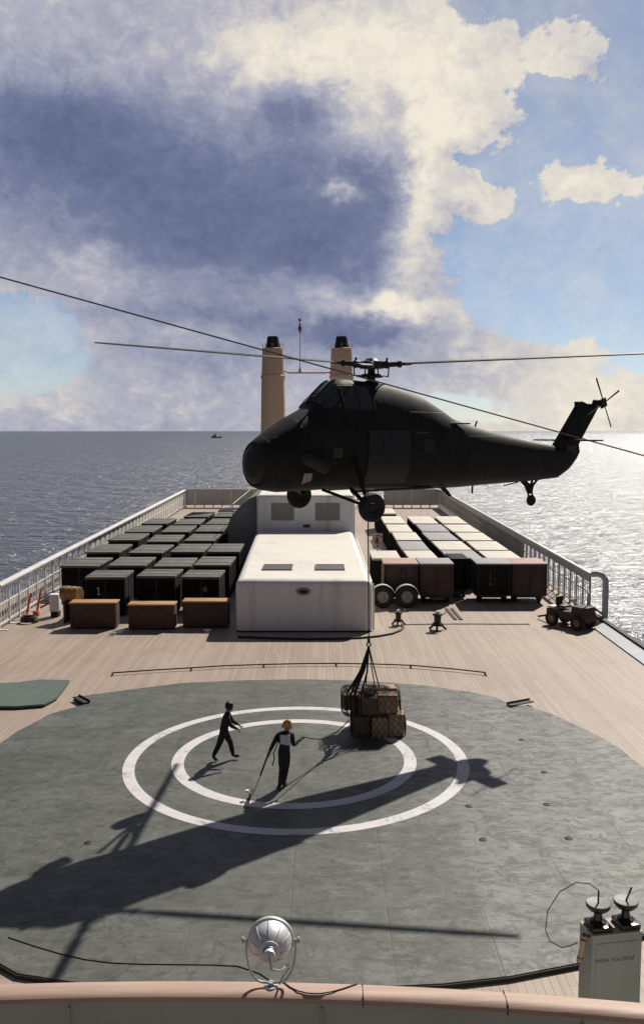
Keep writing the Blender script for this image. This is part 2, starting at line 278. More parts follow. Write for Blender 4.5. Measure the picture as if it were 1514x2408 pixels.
# ------------------------------------------------------------------ mesh builder
class MB:
    def __init__(self): self.bm = bmesh.new()
    def box(self, c, s, rot=None, bevel=0.0, seg=2):
        t = bmesh.new(); bmesh.ops.create_cube(t, size=1.0)
        for v in t.verts: v.co = Vector((v.co.x * s[0], v.co.y * s[1], v.co.z * s[2]))
        if bevel: bmesh.ops.bevel(t, geom=t.edges[:], offset=bevel, segments=seg, affect='EDGES', profile=0.6)
        Mx = Matrix.Translation(Vector(c)) @ (rot.to_4x4() if rot is not None else Matrix.Identity(4))
        return self._add(t, Mx)
    def _add(self, t, Mx=None):
        if Mx is not None: t.transform(Mx)
        me = bpy.data.meshes.new('tmp'); t.to_mesh(me); t.free(); self.bm.from_mesh(me); bpy.data.meshes.remove(me); return self
    def cyl(self, p0, p1, r0, r1=None, seg=14):
        r1 = r0 if r1 is None else r1
        return self.rings([(p0, r0), (p1, r1)], seg)
    def rings(self, pr, seg=14, cap=True):
        ps = [Vector(p) for p, _ in pr]; loops = []; ref = None
        for i, (p, r) in enumerate(pr):
            d = (ps[min(i + 1, len(ps) - 1)] - ps[max(i - 1, 0)]).normalized()
            if ref is None: ref = Vector((0, 0, 1)) if abs(d.z) < 0.9 else Vector((1, 0, 0))
            u = d.cross(ref).normalized(); v = u.cross(d).normalized(); ref = v
            loops.append([self.bm.verts.new(ps[i] + (u * math.cos(2 * math.pi * k / seg) + v * math.sin(2 * math.pi * k / seg)) * r) for k in range(seg)])
        self._skin(loops, cap); return self
    def _skin(self, loops, cap=True, closed=True):
        n = len(loops[0])
        for a, b in zip(loops, loops[1:]):
            for k in range(n if closed else n - 1):
                q = (a[k], a[(k + 1) % n], b[(k + 1) % n], b[k])
                try: self.bm.faces.new(q)
                except ValueError: pass
        if cap and closed:
            for l, rev in ((loops[0], True), (loops[-1], False)):
                try: self.bm.faces.new(l[::-1] if rev else l)
                except ValueError: pass
    def tube(self, pts, r, seg=8): return self.rings([(p, r) for p in pts], seg)
    def lathe(self, prof, Mx=None, seg=32, cap=False):
        t = MB(); loops = [[t.bm.verts.new((r * math.cos(2 * math.pi * k / seg), r * math.sin(2 * math.pi * k / seg), z)) for k in range(seg)] for r, z in prof]
        t._skin(loops, cap); b = t.bm; return self._add(b, Mx)
    def loft(self, sections, cap=True):
        loops = [[self.bm.verts.new(p) for p in s] for s in sections]; self._skin(loops, cap); return self
    def grid(self, rows):
        loops = [[self.bm.verts.new(p) for p in r] for r in rows]; self._skin(loops, False, closed=False); return self
    def prism(self, poly, z0, z1):
        b = [self.bm.verts.new((x, y, z0)) for x, y in poly]; t = [self.bm.verts.new((x, y, z1)) for x, y in poly]
        self.bm.faces.new(t); self.bm.faces.new(b[::-1]); n = len(poly)
        for i in range(n): self.bm.faces.new((b[i], b[(i + 1) % n], t[(i + 1) % n], t[i]))
        return self
    def plate(self, poly3, n, th):
        n = Vector(n) * th; a = [self.bm.verts.new(Vector(p)) for p in poly3]; b = [self.bm.verts.new(Vector(p) + n) for p in poly3]
        self.bm.faces.new(b); self.bm.faces.new(a[::-1]); k = len(a)
        for i in range(k): self.bm.faces.new((a[i], a[(i + 1) % k], b[(i + 1) % k], b[i]))
        return self
    def build(self, name, m, parent=None, loc=(0, 0, 0), rz=0.0, angle=35, normals=True):
        if normals: bmesh.ops.recalc_face_normals(self.bm, faces=self.bm.faces[:])
        me = bpy.data.meshes.new(name); self.bm.to_mesh(me); self.bm.free()
        me.materials.append(M[m] if isinstance(m, str) else m)
        me.polygons.foreach_set('use_smooth', [True] * len(me.polygons)); me.set_sharp_from_angle(angle=R(angle))
        o = bpy.data.objects.new(name, me); col.objects.link(o)
        o.location = loc; o.rotation_euler = (0, 0, rz)
        if parent is not None: o.parent = parent
        return o

def tag(o, label=None, cat=None, group=None, kind=None):
    if label: o['label'] = label
    if cat: o['category'] = cat
    if group: o['group'] = group
    if kind: o['kind'] = kind
    return o
def thing(name, label, cat, loc=(0, 0, 0), rz=0.0, group=None):
    o = bpy.data.objects.new(name, None); col.objects.link(o); o.empty_display_size = 0.2
    o.location = loc; o.rotation_euler = (0, 0, rz); return tag(o, label, cat, group)
def copy_tree(o, parent=None):
    c = o.copy(); col.objects.link(c)
    if parent is not None: c.parent = parent
    for ch in list(o.children): copy_tree(ch, c)
    return c
def rotz(a): return Matrix.Rotation(a, 3, 'Z')

# ------------------------------------------------------------------ setting: sea, hull, deck
SEA_Z = -17.0
s = MB()
S_ = 60000
s.grid([[(-S_, -3000, SEA_Z), (S_, -3000, SEA_Z)], [(-S_, S_, SEA_Z), (S_, S_, SEA_Z)]])
tag(s.build('sea', 'sea'), kind='structure')

deck_poly = [(-18.0, -6), (14.35, -6), (14.35, 46), (15.5, 117), (-18.0, 117)]
d = MB(); d.prism(deck_poly, -0.3, 0.0)
tag(d.build('deck', 'deck'), kind='structure')
hl = MB(); hl.prism([(-17.9, -8), (14.28, -8), (14.28, 46), (15.4, 118), (8, 140), (-10, 140), (-17.9, 118)], SEA_Z - 2, -0.31)
tag(hl.build('hull', 'hull'), kind='structure')
mg = MB(); mg.prism([(13.25, -6), (14.2, -6), (14.2, 44.6), (13.35, 43.4)], 0.001, 0.06)
mg = mg.build('deck_margin', 'edge_grey'); tag(mg, kind='structure')
fp = MB(); fp.prism([(14.2, -6), (14.42, -6), (14.42, 46.2), (14.2, 46.2)], -0.2, 0.16); fp.build('edge_bar', 'near_black', mg)

# landing pad with rings
pad_poly = [(-7.0, 16.3), (-5.41, 15.15), (-4.13, 14.85), (-1.0, 14.62), (2.1, 14.85), (3.33, 15.07), (4.71, 15.48), (6.6, 16.7), (8.2, 18.9), (9.05, 21.8),
            (9.2, 24.82), (8.99, 26.62), (8.68, 27.73), (7.85, 29.75), (7.14, 30.75), (6.65, 30.7), (6.3, 31.7), (5.39, 32.45), (3.91, 33.22), (1.53, 33.92), (-0.94, 34.1), (-3.23, 33.92), (-5.32, 33.57),
            (-7.23, 32.66), (-8.95, 31.75), (-8.29, 30.94), (-9.23, 29.84), (-9.75, 28.02), (-10.15, 25.3), (-10.05, 22), (-9.3, 19.2), (-8.3, 17.4)]
PZ = 0.10
pd = MB(); pd.prism(pad_poly, 0.001, PZ)
pad = tag(pd.build('landing_pad', 'pad'), kind='structure')
pe = MB()
n = len(pad_poly)
pe.prism([(x * 1.003 - 0.001, (y - 24.4) * 1.003 + 24.4) for x, y in pad_poly], 0.0015, PZ - 0.02)
pe.build('pad_edge', 'near_black', pad)  # near-black band paints in the shade on the pad's upright side
def annulus(cx, cy, r1, r0, name):
    b = MB(); N = 160
    o_ = [b.bm.verts.new((cx + r1 * math.cos(2 * math.pi * k / N), cy + r1 * math.sin(2 * math.pi * k / N), PZ + 0.004)) for k in range(N)]
    i_ = [b.bm.verts.new((cx + r0 * math.cos(2 * math.pi * k / N), cy + r0 * math.sin(2 * math.pi * k / N), PZ + 0.004)) for k in range(N)]
    for k in range(N): b.bm.faces.new((o_[k], o_[(k + 1) % N], i_[(k + 1) % N], i_[k]))
    return b.build(name, 'ring', pad)
annulus(-0.74, 25.6, 5.0, 4.66, 'painted_circle')
annulus(-0.81, 25.65, 3.57, 3.21, 'painted_circle')

def g3(px, py, z=0.0, dz=0.0):
    x, y = gnd(px, py, z); return Vector((x, y, z + dz))

# tie-down points on the pad
for i, (px, py, where) in enumerate([(1226, 1740, 'between the outer circle and the planked deck'), (1279, 1816, 'right of the helicopter tail shadow'), (1285, 1892, 'right of the outer circle, below the tail shadow'),
        (1102, 1896, 'just right of the outer white circle'), (1135, 1975, 'below right of the outer circle'), (1336, 1972, 'on the pale plates far right'), (208, 1982, 'left of the wheel shadow')]):
    x, y = gnd(px, py, PZ)
    b = MB(); b.lathe([(0.0, 0.010), (0.04, 0.010), (0.045, 0.018), (0.085, 0.014), (0.10, 0.003), (0.0, 0.003)], seg=16)
    tag(b.build('tie_down_point', 'near_black', loc=(x, y, PZ + 0.001)), 'dark round tie-down point ' + where, 'tie-down', 'tie-down points in the landing pad')

# small raised flaps at the pad edge
for (p0, p1, lab) in [((178, 1640), (204, 1654), 'thin dark metal flap at the left notch of the landing pad'), ((1196, 1660), (1250, 1650), 'thin dark metal flap at the right rim of the landing pad')]:
    a, b_ = g3(*p0, 0.12), g3(*p1, 0.12); q = MB(); dr = (b_ - a); L = dr.length
    q.box((0, 0, 0), (L, 0.22, 0.04), bevel=0.01); q.box((0, 0.13, 0.03), (L, 0.03, 0.1), bevel=0.008)
    o = q.build('deck_flap', 'near_black', loc=((a + b_) / 2 + Vector((0, 0, 0.02))), rz=math.atan2(dr.y, dr.x)); tag(o, lab, 'flap')

# green hatch at the left
hp = [gnd(42, 1605, 0.12), gnd(95, 1598, 0.12), gnd(165, 1600, 0.12), gnd(135, 1640, 0.12), gnd(105, 1656, 0.12), gnd(42, 1661, 0.12)]
cxh, cyh = -12.0, 32.5
hpoly = [(x - cxh, y - cyh) for x, y in [(-14, 33.2)] + hp + [(-14, 30.6)]]
ht = thing('deck_hatch', 'flat green hatch cover on the planks left of the landing pad', 'hatch', (cxh, cyh, 0))
q = MB(); q.prism([(x * 1.0, y) for x, y in hpoly], 0.06, 0.13); q.build('hatch_cover', 'hatch_green', ht)
q = MB(); q.prism([(x * 0.98, y * 0.96) for x, y in hpoly], 0.001, 0.06); q.build('coaming', 'near_black', ht)

# low curved batten with feet
cp = [g3(265, 1588), g3(350, 1582), g3(450, 1576), g3(530, 1571), g3(620, 1568), g3(710, 1566), g3(790, 1565.5), g3(880, 1567), g3(965, 1570), g3(1060, 1578), g3(1140, 1587)]
bt = thing('curved_batten', 'long thin dark curved batten on the planks behind the landing pad', 'batten')
q = MB(); q.tube([p + Vector((0, 0, 0.10)) for p in cp], 0.028, 6); q.build('bar', 'rust', bt)
for i in (0, 2, 4, 6, 8, 10):
    q = MB(); q.box((0, 0, 0.05), (0.07, 0.07, 0.1), bevel=0.01); q.box((0.02, -0.12, 0.02), (0.05, 0.2, 0.04), bevel=0.01); q.build('foot', 'rust', bt, loc=cp[i])

# ------------------------------------------------------------------ deckhouse
dh = thing('deckhouse', 'low white flat-roofed deckhouse with two roof vents in mid deck', 'deckhouse', (-0.9, 42.66, 0))
poly = [(-3.26, 0.0), (3.33, 0.0), (3.13, 21.0), (-3.82, 21.0)]
def rounded_house(poly, z0, z1, bev, name, m, parent):
    t = bmesh.new()
    b = [t.verts.new((x, y, z0)) for x, y in poly]; u = [t.verts.new((x, y, z1)) for x, y in poly]
    t.faces.new(u); t.faces.new(b[::-1])
    for i in range(len(poly)): t.faces.new((b[i], b[(i + 1) % len(poly)], u[(i + 1) % len(poly)], u[i]))
    ed = [e for e in t.edges if abs(e.verts[0].co.z - e.verts[1].co.z) > 0.1 or (e.verts[0].co.z > z0 + .1 and e.verts[1].co.z > z0 + .1)]
    bmesh.ops.bevel(t, geom=ed, offset=bev, segments=5, affect='EDGES', profile=0.5)
    q = MB(); q._add(t); return q.build(name, m, parent, angle=50)
wl = rounded_house(poly, 0.08, 2.56, 0.34, 'wall', 'white_wall', dh)
q = MB(); q.prism([(-2.9, 0.36), (2.97, 0.36), (2.78, 20.6), (-3.45, 20.6)], 2.50, 2.566); rf = q.build('roof', 'white', dh)
q = MB(); q.prism([(-3.2, 0.06), (3.27, 0.06), (3.1, 21.0), (-3.75, 21.0)], 0.001, 0.08); q.build('base', 'near_black', dh)
for (x0, x1) in ((-2.16, -0.66), (0.57, 2.05)):
    q = MB(); xc = (x0 + x1) / 2
    for sx in (-1, 1): q.box((xc + sx * (x1 - x0) / 2, 3.75, 2.61), (0.06, 1.7, 0.06), bevel=0.01)
    for yy in (2.9, 4.6): q.box((xc, yy, 2.612), (x1 - x0 + 0.05, 0.06, 0.06), bevel=0.01)
    v = q.build('roof_vent', 'vent_grey', dh)
    q = MB()
    for k in range(11): q.box((xc, 3.02 + k * 0.146, 2.60), (x1 - x0 - 0.08, 0.085, 0.02), rot=Matrix.Rotation(R(25), 3, 'X'))
    q.box((xc, 3.75, 2.588), (x1 - x0 - 0.06, 1.6, 0.004)); q.build('grille', 'vent_grey', v)
q = MB(); q.lathe([(0.0, 0.10), (0.2, 0.10), (0.33, 0.06), (0.36, 0.0)], Matrix.Translation((0, -0.0, 2.0)) @ Matrix.Rotation(R(90), 4, 'X') @ Matrix.Diagonal((1, 0.55, 1, 1)), 24)
lp = q.build('wall_fitting', 'panel_grey', dh)
q = MB(); q.lathe([(0.0, 0.125), (0.16, 0.12), (0.22, 0.096)], Matrix.Translation((0, 0, 2.0)) @ Matrix.Rotation(R(90), 4, 'X') @ Matrix.Diagonal((1, 0.5, 1, 1)), 20); q.build('cover_plate', 'near_black', lp)
q = MB(); q.tube([(3.40, 0.35, 0.05), (3.40, 0.35, 1.9), (3.38, 0.5, 2.3)], 0.045, 8); q.build('pipe', 'white', dh)
q = MB(); q.tube([(3.42, 1.1, 0.05), (3.42, 1.1, 1.7), (3.36, 1.4, 2.2), (3.3, 8, 2.3), (3.25, 18, 2.35)], 0.05, 8); q.build('pipe', 'white', dh)

uh = thing('upper_deckhouse', 'tall white deckhouse with two grey square panels behind the low one', 'deckhouse', (-1.2, 63.75, 0))
up = [(-3.45, 0.0), (3.45, 0.0), (3.3, 22.0), (-3.8, 22.0)]
rounded_house(up, 0.001, 5.15, 0.2, 'wall', 'white_wall', uh)
q = MB(); q.prism([(-3.2, 0.23), (3.2, 0.23), (3.05, 21.75), (-3.55, 21.75)], 5.1, 5.156); q.build('roof', 'white', uh)
for (x0, x1) in ((-2.42, -0.78), (0.72, 2.48)):
    q = MB(); q.box(((x0 + x1) / 2, -0.012, 3.95), (x1 - x0, 0.03, 1.26), bevel=0.01); p_ = q.build('wall_panel', 'panel_grey', uh)
    q = MB()
    for k in range(9): q.box(((x0 + x1) / 2, -0.04, 3.42 + k * 0.132), (x1 - x0 - 0.1, 0.03, 0.05))
    q.build('slat', 'panel_grey', p_)
q = MB(); q.box((0.1, -0.10, 2.93), (0.5, 0.2, 0.2), bevel=0.06); q.build('wall_fitting', 'rust', uh)
for k in range(3):
    q = MB(); q.tube([(3.5 + 0.05 * k, 0.6 + k * 1.3, 0.03), (3.5 + 0.05 * k, 0.6 + k * 1.3, 4.2), (3.42, 0.8 + k * 1.3, 4.9)], 0.07, 8); q.build('pipe', 'rail_white', uh)

cs_ = thing('side_casing', 'dark grey sloping casing along the left wall of the tall deckhouse', 'casing', (-1.2, 66.0, 0))
q = MB(); pf = [(-5.75, 0.002), (-5.75, 2.7), (-5.55, 3.3), (-5.0, 4.0), (-4.2, 4.7), (-3.62, 4.95), (-3.62, 0.002)]
q.loft([[(x, y, z) for x, z in pf] for y in (0.0, 19.5)]); q.build('shell', 'casing_grey', cs_)
q = MB(); q.box((-4.7, -0.02, 1.2), (0.8, 0.05, 2.0), bevel=0.02); cd_ = q.build('door', 'casing_grey', cs_)
q = MB(); q.box((-4.42, -0.07, 1.2), (0.05, 0.06, 0.25), bevel=0.01); q.build('handle', 'steel', cd_)
q = MB(); q.tube([(-5.4, 0.3, 3.42), (-5.4, 0.3, 4.3), (-5.4, 18, 4.3), (-5.4, 18, 3.42)], 0.03, 6); q.build('hand_rail', 'rail_grey', cs_)

# ------------------------------------------------------------------ funnels
def funnel(x, label):
    f = thing('funnel', label, 'funnel', (x, 95.0, 0), group='buff twin funnels')
    q = MB(); q.lathe([(1.42, 0.0), (1.38, 6.0), (1.30, 11.0), (1.22, 15.0), (1.14, 17.4), (1.10, 18.25), (0.95, 18.3), (0.0, 18.3)], seg=36); q.build('stack', 'funnel', f)
    q = MB(); q.lathe([(0.0, 18.1), (0.74, 18.1), (0.72, 18.3), (0.6, 19.35), (0.55, 19.5), (0.45, 19.5), (0.45, 18.9), (0, 18.9)], seg=28); q.build('exhaust_cap', 'near_black', f)
    q = MB(); q.lathe([(1.24, 15.15), (1.30, 15.2), (1.30, 15.45), (1.21, 15.5)], seg=36); q.build('band', 'funnel', f)
    for a in range(8):
        q = MB(); t = a * math.pi / 4; q.cyl((1.06 * math.cos(t), 1.06 * math.sin(t), 18.2), (1.06 * math.cos(t), 1.06 * math.sin(t), 18.75), 0.035); q.build('lug', 'funnel', f)
    return f
funnel(-5.12, 'left tall buff funnel with black cap, its shaft seen in full')
funnel(2.05, 'right buff funnel with black cap, half hidden by the helicopter')
am = thing('funnel_bridge', 'slim aerial mast on the crossbar between the two funnels', 'mast', (-2.3, 95, 15.75))
q = MB(); q.tube([(-1.62, 0, 0.25), (-1.3, 0, 0.02), (-0.8, 0, 0), (2.6, 0, 0), (3.1, 0, 0.05), (3.35, 0, -0.4)], 0.10, 10); q.build('crossbar', 'funnel', am)
q = MB(); q.cyl((0, 0, 0.05), (0, 0, 5.3), 0.055, 0.035, 8); q.lathe([(0.22, 0.05), (0.06, 0.6)], seg=10); q.build('mast', 'rail_grey', am)
q = MB(); q.lathe([(0.04, 4.1), (0.12, 4.3), (0.2, 4.55), (0.2, 4.65), (0.1, 4.9), (0.04, 5.2)], seg=14); q.build('masthead', 'vent_grey', am)
q = MB(); q.lathe([(0.0, 5.28), (0.13, 5.33), (0.17, 5.47), (0.12, 5.6), (0.0, 5.65)], seg=14); q.build('ball', 'pink', am)

# ------------------------------------------------------------------ side railings
def railing(name, label, a, b, ztop, nbay, mpost, mcap, capw, inward, nx=3, arch=False):
    a, b = Vector((*a, 0)), Vector((*b, 0)); dr = b - a; L = dr.length; ang = math.atan2(dr.y, dr.x)
    t = thing(name, label, 'railing', a, ang)
    q = MB(); q.box((L / 2, 0, ztop - 0.05), (L, capw, 0.10), bevel=0.02); q.build('cap_rail', mcap, t)
    for zz in (0.25, ztop * 0.55):
        q = MB(); q.box((L / 2, 0.0, zz), (L - 0.02, 0.05, 0.07)); q.build('side_rail', mpost, t)
    for k in range(nbay + 1):
        x = 0.06 + (L - 0.12) * k / nbay
        q = MB(); q.box((0, 0, ztop / 2 - 0.05), (0.09, 0.11, ztop - 0.1), bevel=0.012)
        q.box((0, inward * 0.2, 0.02), (0.12, 0.45, 0.04), bevel=0.01)
        q.plate([(-0.02, inward * 0.05, ztop - 0.1), (-0.02, inward * 0.05, ztop - 0.55), (-0.02, inward * (capw * 0.45), ztop - 0.1)], (1, 0, 0), 0.04)
        q.build('post', mpost, t, loc=(x, 0, 0))
    q = MB()
    for k in range(nbay):
        for j in range(1, nx + 1):
            x = 0.06 + (L - 0.12) * (k + j / (nx + 1)) / nbay
            q.box((x, 0, ztop / 2), (0.035, 0.03, ztop - 0.25))
    o = q.build('bars', mpost, t); o.name = 'bar_grating'
    return t, L
rl, L1 = railing('side_railing', 'pale wide-capped railing along the left side of the deck', (-15.72, 43.0), (-17.4, 113.5), 2.25, 44, 'rail_white', 'rail_white', 0.42, -1)
rr, L2 = railing('side_railing', 'grey slatted railing along the right side of the deck', (13.95, 46.2), (14.95, 113.5), 2.35, 52, 'rail_grey', 'rail_white', 0.16, 1, nx=2)
# panels on the far part of the left rail, outside flange of the right rail, end arch
q = MB(); q.box((44, -0.0, 1.2), (50, 0.02, 1.85)); q.build('screen', 'rail_grey', rl)
q = MB(); q.box((L2 * 0.62, -0.03, 1.35), (L2 * 0.75, 0.02, 1.7)); q.build('screen', 'rail_grey', rr)
q = MB(); q.box((L2 / 2, 0.05, 2.07), (L2, 0.03, 0.42)); q.build('top_strake', 'rail_grey', rr)
q = MB(); q.tube([(-0.03, -0.04, 2.28), (-0.12, -0.3, 2.32), (-0.2, -0.55, 2.25), (-0.26, -0.7, 2.02), (-0.26, -0.72, 1.6), (-0.26, -0.72, 0.02)], 0.16, 12); q.build('end_arch', 'rail_grey', rr)
q = MB(); q.tube([(0.0, 0, 0.65), (-0.26, -0.70, 0.15)], 0.05, 8); q.build('brace', 'near_black', rr)

# far cross screen at the after end
af = thing('aft_screen', 'grey ribbed screen across the far end of the deck', 'screen', (-1.2, 113.5, 0))
for (x0, x1) in ((-16.0, -4.0), (9.0, 16.0)):
    q = MB(); q.box(((x0 + x1) / 2, 0, 1.3), (x1 - x0, 0.06, 2.0)); q.build('panel', 'rail_grey', af)
q = MB(); q.box((0, -0.02, 2.28), (32.0, 0.2, 0.12)); q.build('cap_rail', 'rail_grey', af)
q = MB(); q.box((6.5, -0.05, 1.0), (10, 0.1, 0.1)); q.build('side_rail', 'funnel', af)
for k in range(29):
    q = MB(); q.box((0, -0.06, 1.1), (0.14, 0.16, 2.2)); q.build('post', 'rail_white' if k % 4 == 1 else 'rail_grey', af, loc=(-16 + k * 32 / 28, 0, 0))
# ------------------------------------------------------------------ containers, left block
def make_container(w, l, h, body, lid, rib, name, label, cat, group):
    t = thing(name, label, cat, (0, 0, 0), group=group)
    q = MB(); q.box((0, l / 2, (h - 0.12) / 2 + 0.06), (w - 0.12, l - 0.12, h - 0.24), bevel=0.02); q.build('body', body, t)
    q = MB(); q.box((0, l / 2, h - 0.07), (w, l, 0.14), bevel=0.04, seg=3)
    q.build('lid', lid, t)
    q = MB()
    for sx in (-1, 1):
        q.box((sx * w * 0.3, l / 2, 0.06), (0.12, l - 0.2, 0.12))
    q.build('skid', body, t)
    for sx in (-1, 1):
        q = MB(); k = max(3, int(l / 0.55))
        for i in range(k):
            y = 0.18 + (l - 0.36) * i / (k - 1)
            q.box((sx * (w / 2 - 0.045), y, h / 2 - 0.05), (0.05, 0.07, h - 0.3), bevel=0.008)
        q.build('side_rib', rib, t)
    for fy in (0.27, 0.73) if lid == 'cover_green' else ():
        q = MB(); q.box((0, l * fy, h + 0.008), (w + 0.01, 0.06, 0.012)); q.box((-w / 2 - 0.006, l * fy, h * 0.62), (0.012, 0.06, h * 0.75)); q.box((w / 2 + 0.006, l * fy, h * 0.62), (0.012, 0.06, h * 0.75)); q.build('strap', rib, t)
    q = MB(); q.box((0, 0.055, h / 2 - 0.03), (0.03, 0.03, h - 0.34)); q.box((0.12, 0.03, h * 0.5), (0.04, 0.06, 0.32), bevel=0.01); q.box((-0.12, 0.03, h * 0.5), (0.04, 0.06, 0.32), bevel=0.01)
    q.build('door_bar', rib, t)
    return t
GC = 'dark green containers parked in rows left of the deckhouse'
protos = {}
for key, ln in (('A', 1.75), ('B', 3.5), ('C', 4.1), ('E', 4.6)):
    protos[key] = ln
made = {}
cols_ = {1: (-15.1, -12.9), 2: (-12.4, -10.2), 3: (-9.75, -7.6), 4: (-7.35, -5.25)}
rows_ = [('first', 46.4, 'A', (2, 3, 4)), ('second', 51.2, 'B', (1, 2, 3, 4)), ('third', 57.0, 'C', (1, 2, 3, 4)), ('fourth', 62.9, 'C', (1, 2, 3)), ('fifth', 68.4, 'E', (1, 2, 3)), ('sixth', 74.4, 'E', (1, 2, 3)), ('seventh', 80.4, 'E', (2, 3))]
rowname = {'first': 'front row behind crates', 'second': 'second row', 'third': 'third row', 'fourth': 'fourth row', 'fifth': 'fifth row', 'sixth': 'sixth row', 'seventh': 'farthest row'}
colname = {1: 'beside left railing', 2: 'second column from left railing', 3: 'third column from left railing', 4: 'column beside the deckhouse'}
for rn, y, key, cs in rows_:
    for c in cs:
        x0, x1 = cols_[c]
        if key not in made:
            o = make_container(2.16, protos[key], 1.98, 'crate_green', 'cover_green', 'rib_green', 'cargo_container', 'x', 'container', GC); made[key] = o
        else: o = copy_tree(made[key])
        o.location = ((x0 + x1) / 2 + random.uniform(-.06, .06), y + random.uniform(-.12, .12), 0); o.rotation_euler.z = R(random.uniform(-1.6, 1.6))
        o.scale = ((x1 - x0) / 2.16 * (0.96 if rn == 'first' else 1), 1.35 if rn == 'first' else 1, (1.09 if rn == 'first' else 1) + random.uniform(-0.035, 0.03))
        if rn == 'first': a_last = o
        o['label'] = 'dark green container, %s, %s' % (rowname[rn], colname[c])
q = MB(); q.lathe([(0, 0.02), (0.12, 0.018), (0.14, 0)], Matrix.Translation((0.25, 0.05, 1.35)) @ Matrix.Rotation(R(90), 4, 'X'), 16); q.build('badge', 'rust_mark', a_last)
# white numeral on the front-left container
nu = MB(); nu.box((-0.35, 0.05, 1.28), (0.035, 0.03, 0.36)); nu.box((-0.40, 0.05, 1.42), (0.09, 0.03, 0.04), rot=Matrix.Rotation(R(-35), 3, 'Y')); nu.box((-0.35, 0.05, 1.10), (0.16, 0.03, 0.035))
nu.build('painted_numeral', 'rail_white', made['A'])

# ------------------------------------------------------------------ pale topped boxes, right block
GR = 'pale topped cargo boxes in rows on the right of the deck'
rcols = {0: (3.1, 4.85), 1: (5.25, 7.05), 2: (7.7, 9.8), 3: (10.1, 12.2)}
rrows = [(54.2, 3.5), (58.1, 4.6), (63.3, 4.8), (68.7, 5.3), (74.9, 6.2), (84.0, 5.5)]
grid = {(0, 0): 'w', (1, 0): 'w', (1, 1): 'g', (1, 2): 'w', (1, 3): 'w', (1, 4): 'w', (1, 5): 'w', (2, 0): 'g', (2, 1): 'w', (2, 2): 'g', (2, 3): 'g', (2, 4): 'w', (3, 0): 'w', (3, 1): 'w', (3, 2): 'w', (3, 3): 'w', (3, 4): 'w'}
rn_ = ['nearest row', 'second row', 'third row', 'fourth row', 'fifth row', 'sixth and farthest row']
cn_ = {0: 'tucked against the low deckhouse side', 1: 'column nearest the deckhouse', 2: 'middle column', 3: 'column nearest the right railing'}
rm = {}
for (c, r), k in grid.items():
    x0, x1 = rcols[c]; y, ln = rrows[r]
    key = (k, r)
    if key not in rm:
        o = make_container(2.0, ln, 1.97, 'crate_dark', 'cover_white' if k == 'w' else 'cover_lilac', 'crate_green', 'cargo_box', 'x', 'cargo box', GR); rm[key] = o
    else: o = copy_tree(rm[key])
    o.location = ((x0 + x1) / 2 + random.uniform(-.05, .05), y + random.uniform(-.1, .1), 0); o.rotation_euler.z = R(random.uniform(-0.8, 0.8)); o.scale = ((x1 - x0) / 2.0, 1, 1)
    o['label'] = 'dark box with a %s top, %s, %s' % ('cream white' if k == 'w' else 'dull grey', rn_[r], cn_[c])

fb_ = make_container(2.9, 3.6, 2.0, 'crate_green', 'cover_white', 'crate_green', 'cargo_box', 'dark box with a pale sloping lid far back beside the tall deckhouse', 'cargo box', None)
fb_.location = (-8.6, 86.5, 0)
lb = MB(); lb.lathe([(0.26 + 0.07 * math.cos(k * math.pi / 5), 0.07 * math.sin(k * math.pi / 5)) for k in range(11)], Matrix.Rotation(R(90), 4, 'X') @ Matrix.Rotation(0, 4, 'Z'), 26)
lf = thing('lifebuoy', 'pale orange lifebuoy on a stand right of the tall deckhouse', 'lifebuoy', (3.75, 60.5, 0))
o_ = lb.build('ring', 'orange_pale', lf); o_.location = (0, -0.12, 2.3)
q = MB(); q.box((0, 0, 1.35), (0.12, 0.1, 2.7), bevel=0.01); q.box((0, -0.03, 2.3), (0.7, 0.04, 0.9), bevel=0.01); q.build('stand', 'rail_grey', lf)

# front row of box trailers on the right
def box_trailer(x0, x1, y, body, lid, label, post=False):
    w = x1 - x0; t = thing('box_trailer', label, 'trailer', ((x0 + x1) / 2, y, 0), R(random.uniform(-1, 1)), group='box trailers at the front right')
    q = MB(); q.box((0, 1.1, 1.36), (w, 2.2, 1.75), bevel=0.03); q.build('body', body, t)
    q = MB(); q.box((0, 1.1, 2.27), (w + 0.05, 2.26, 0.09), bevel=0.03, seg=3); q.build('lid', lid, t)
    q = MB(); q.box((0, 1.1, 0.43), (w * 0.7, 2.1, 0.12)); q.box((0, 0.05, 0.5), (w * 0.95, 0.1, 0.1), bevel=0.02); q.build('chassis', 'black', t)
    for sx in (-1, 1):
        wh = MB(); wh.lathe([(0.16, -0.1), (0.30, -0.12), (0.36, -0.07), (0.36, 0.07), (0.30, 0.12), (0.16, 0.1)], Matrix.Translation((sx * w * 0.36, 0.75, 0.36)) @ Matrix.Rotation(R(90), 4, 'Y'), 22); o = wh.build('wheel', 'rubber', t)
        q = MB(); q.lathe([(0.0, -0.05), (0.17, -0.06), (0.17, 0.06), (0, 0.05)], Matrix.Translation((sx * w * 0.36, 0.75, 0.36)) @ Matrix.Rotation(R(90), 4, 'Y'), 16); q.build('hub', 'steel', o)
    q = MB(); q.box((0, -0.012, 1.36), (0.03, 0.03, 1.6)); q.box((0.1, -0.03, 1.3), (0.04, 0.05, 0.3), bevel=0.01); q.box((-w * 0.44, -0.012, 1.36), (0.04, 0.03, 1.66)); q.box((w * 0.44, -0.012, 1.36), (0.04, 0.03, 1.66)); q.build('door_trim', 'black', t)
    if post:
        q = MB(); q.box((-w / 2 - 0.03, -0.05, 1.5), (0.09, 0.09, 1.45), bevel=0.01); q.build('lit_edge_strip', 'crate_lid', t)  # tan strip puts the box's lit left edge into colour
    return t
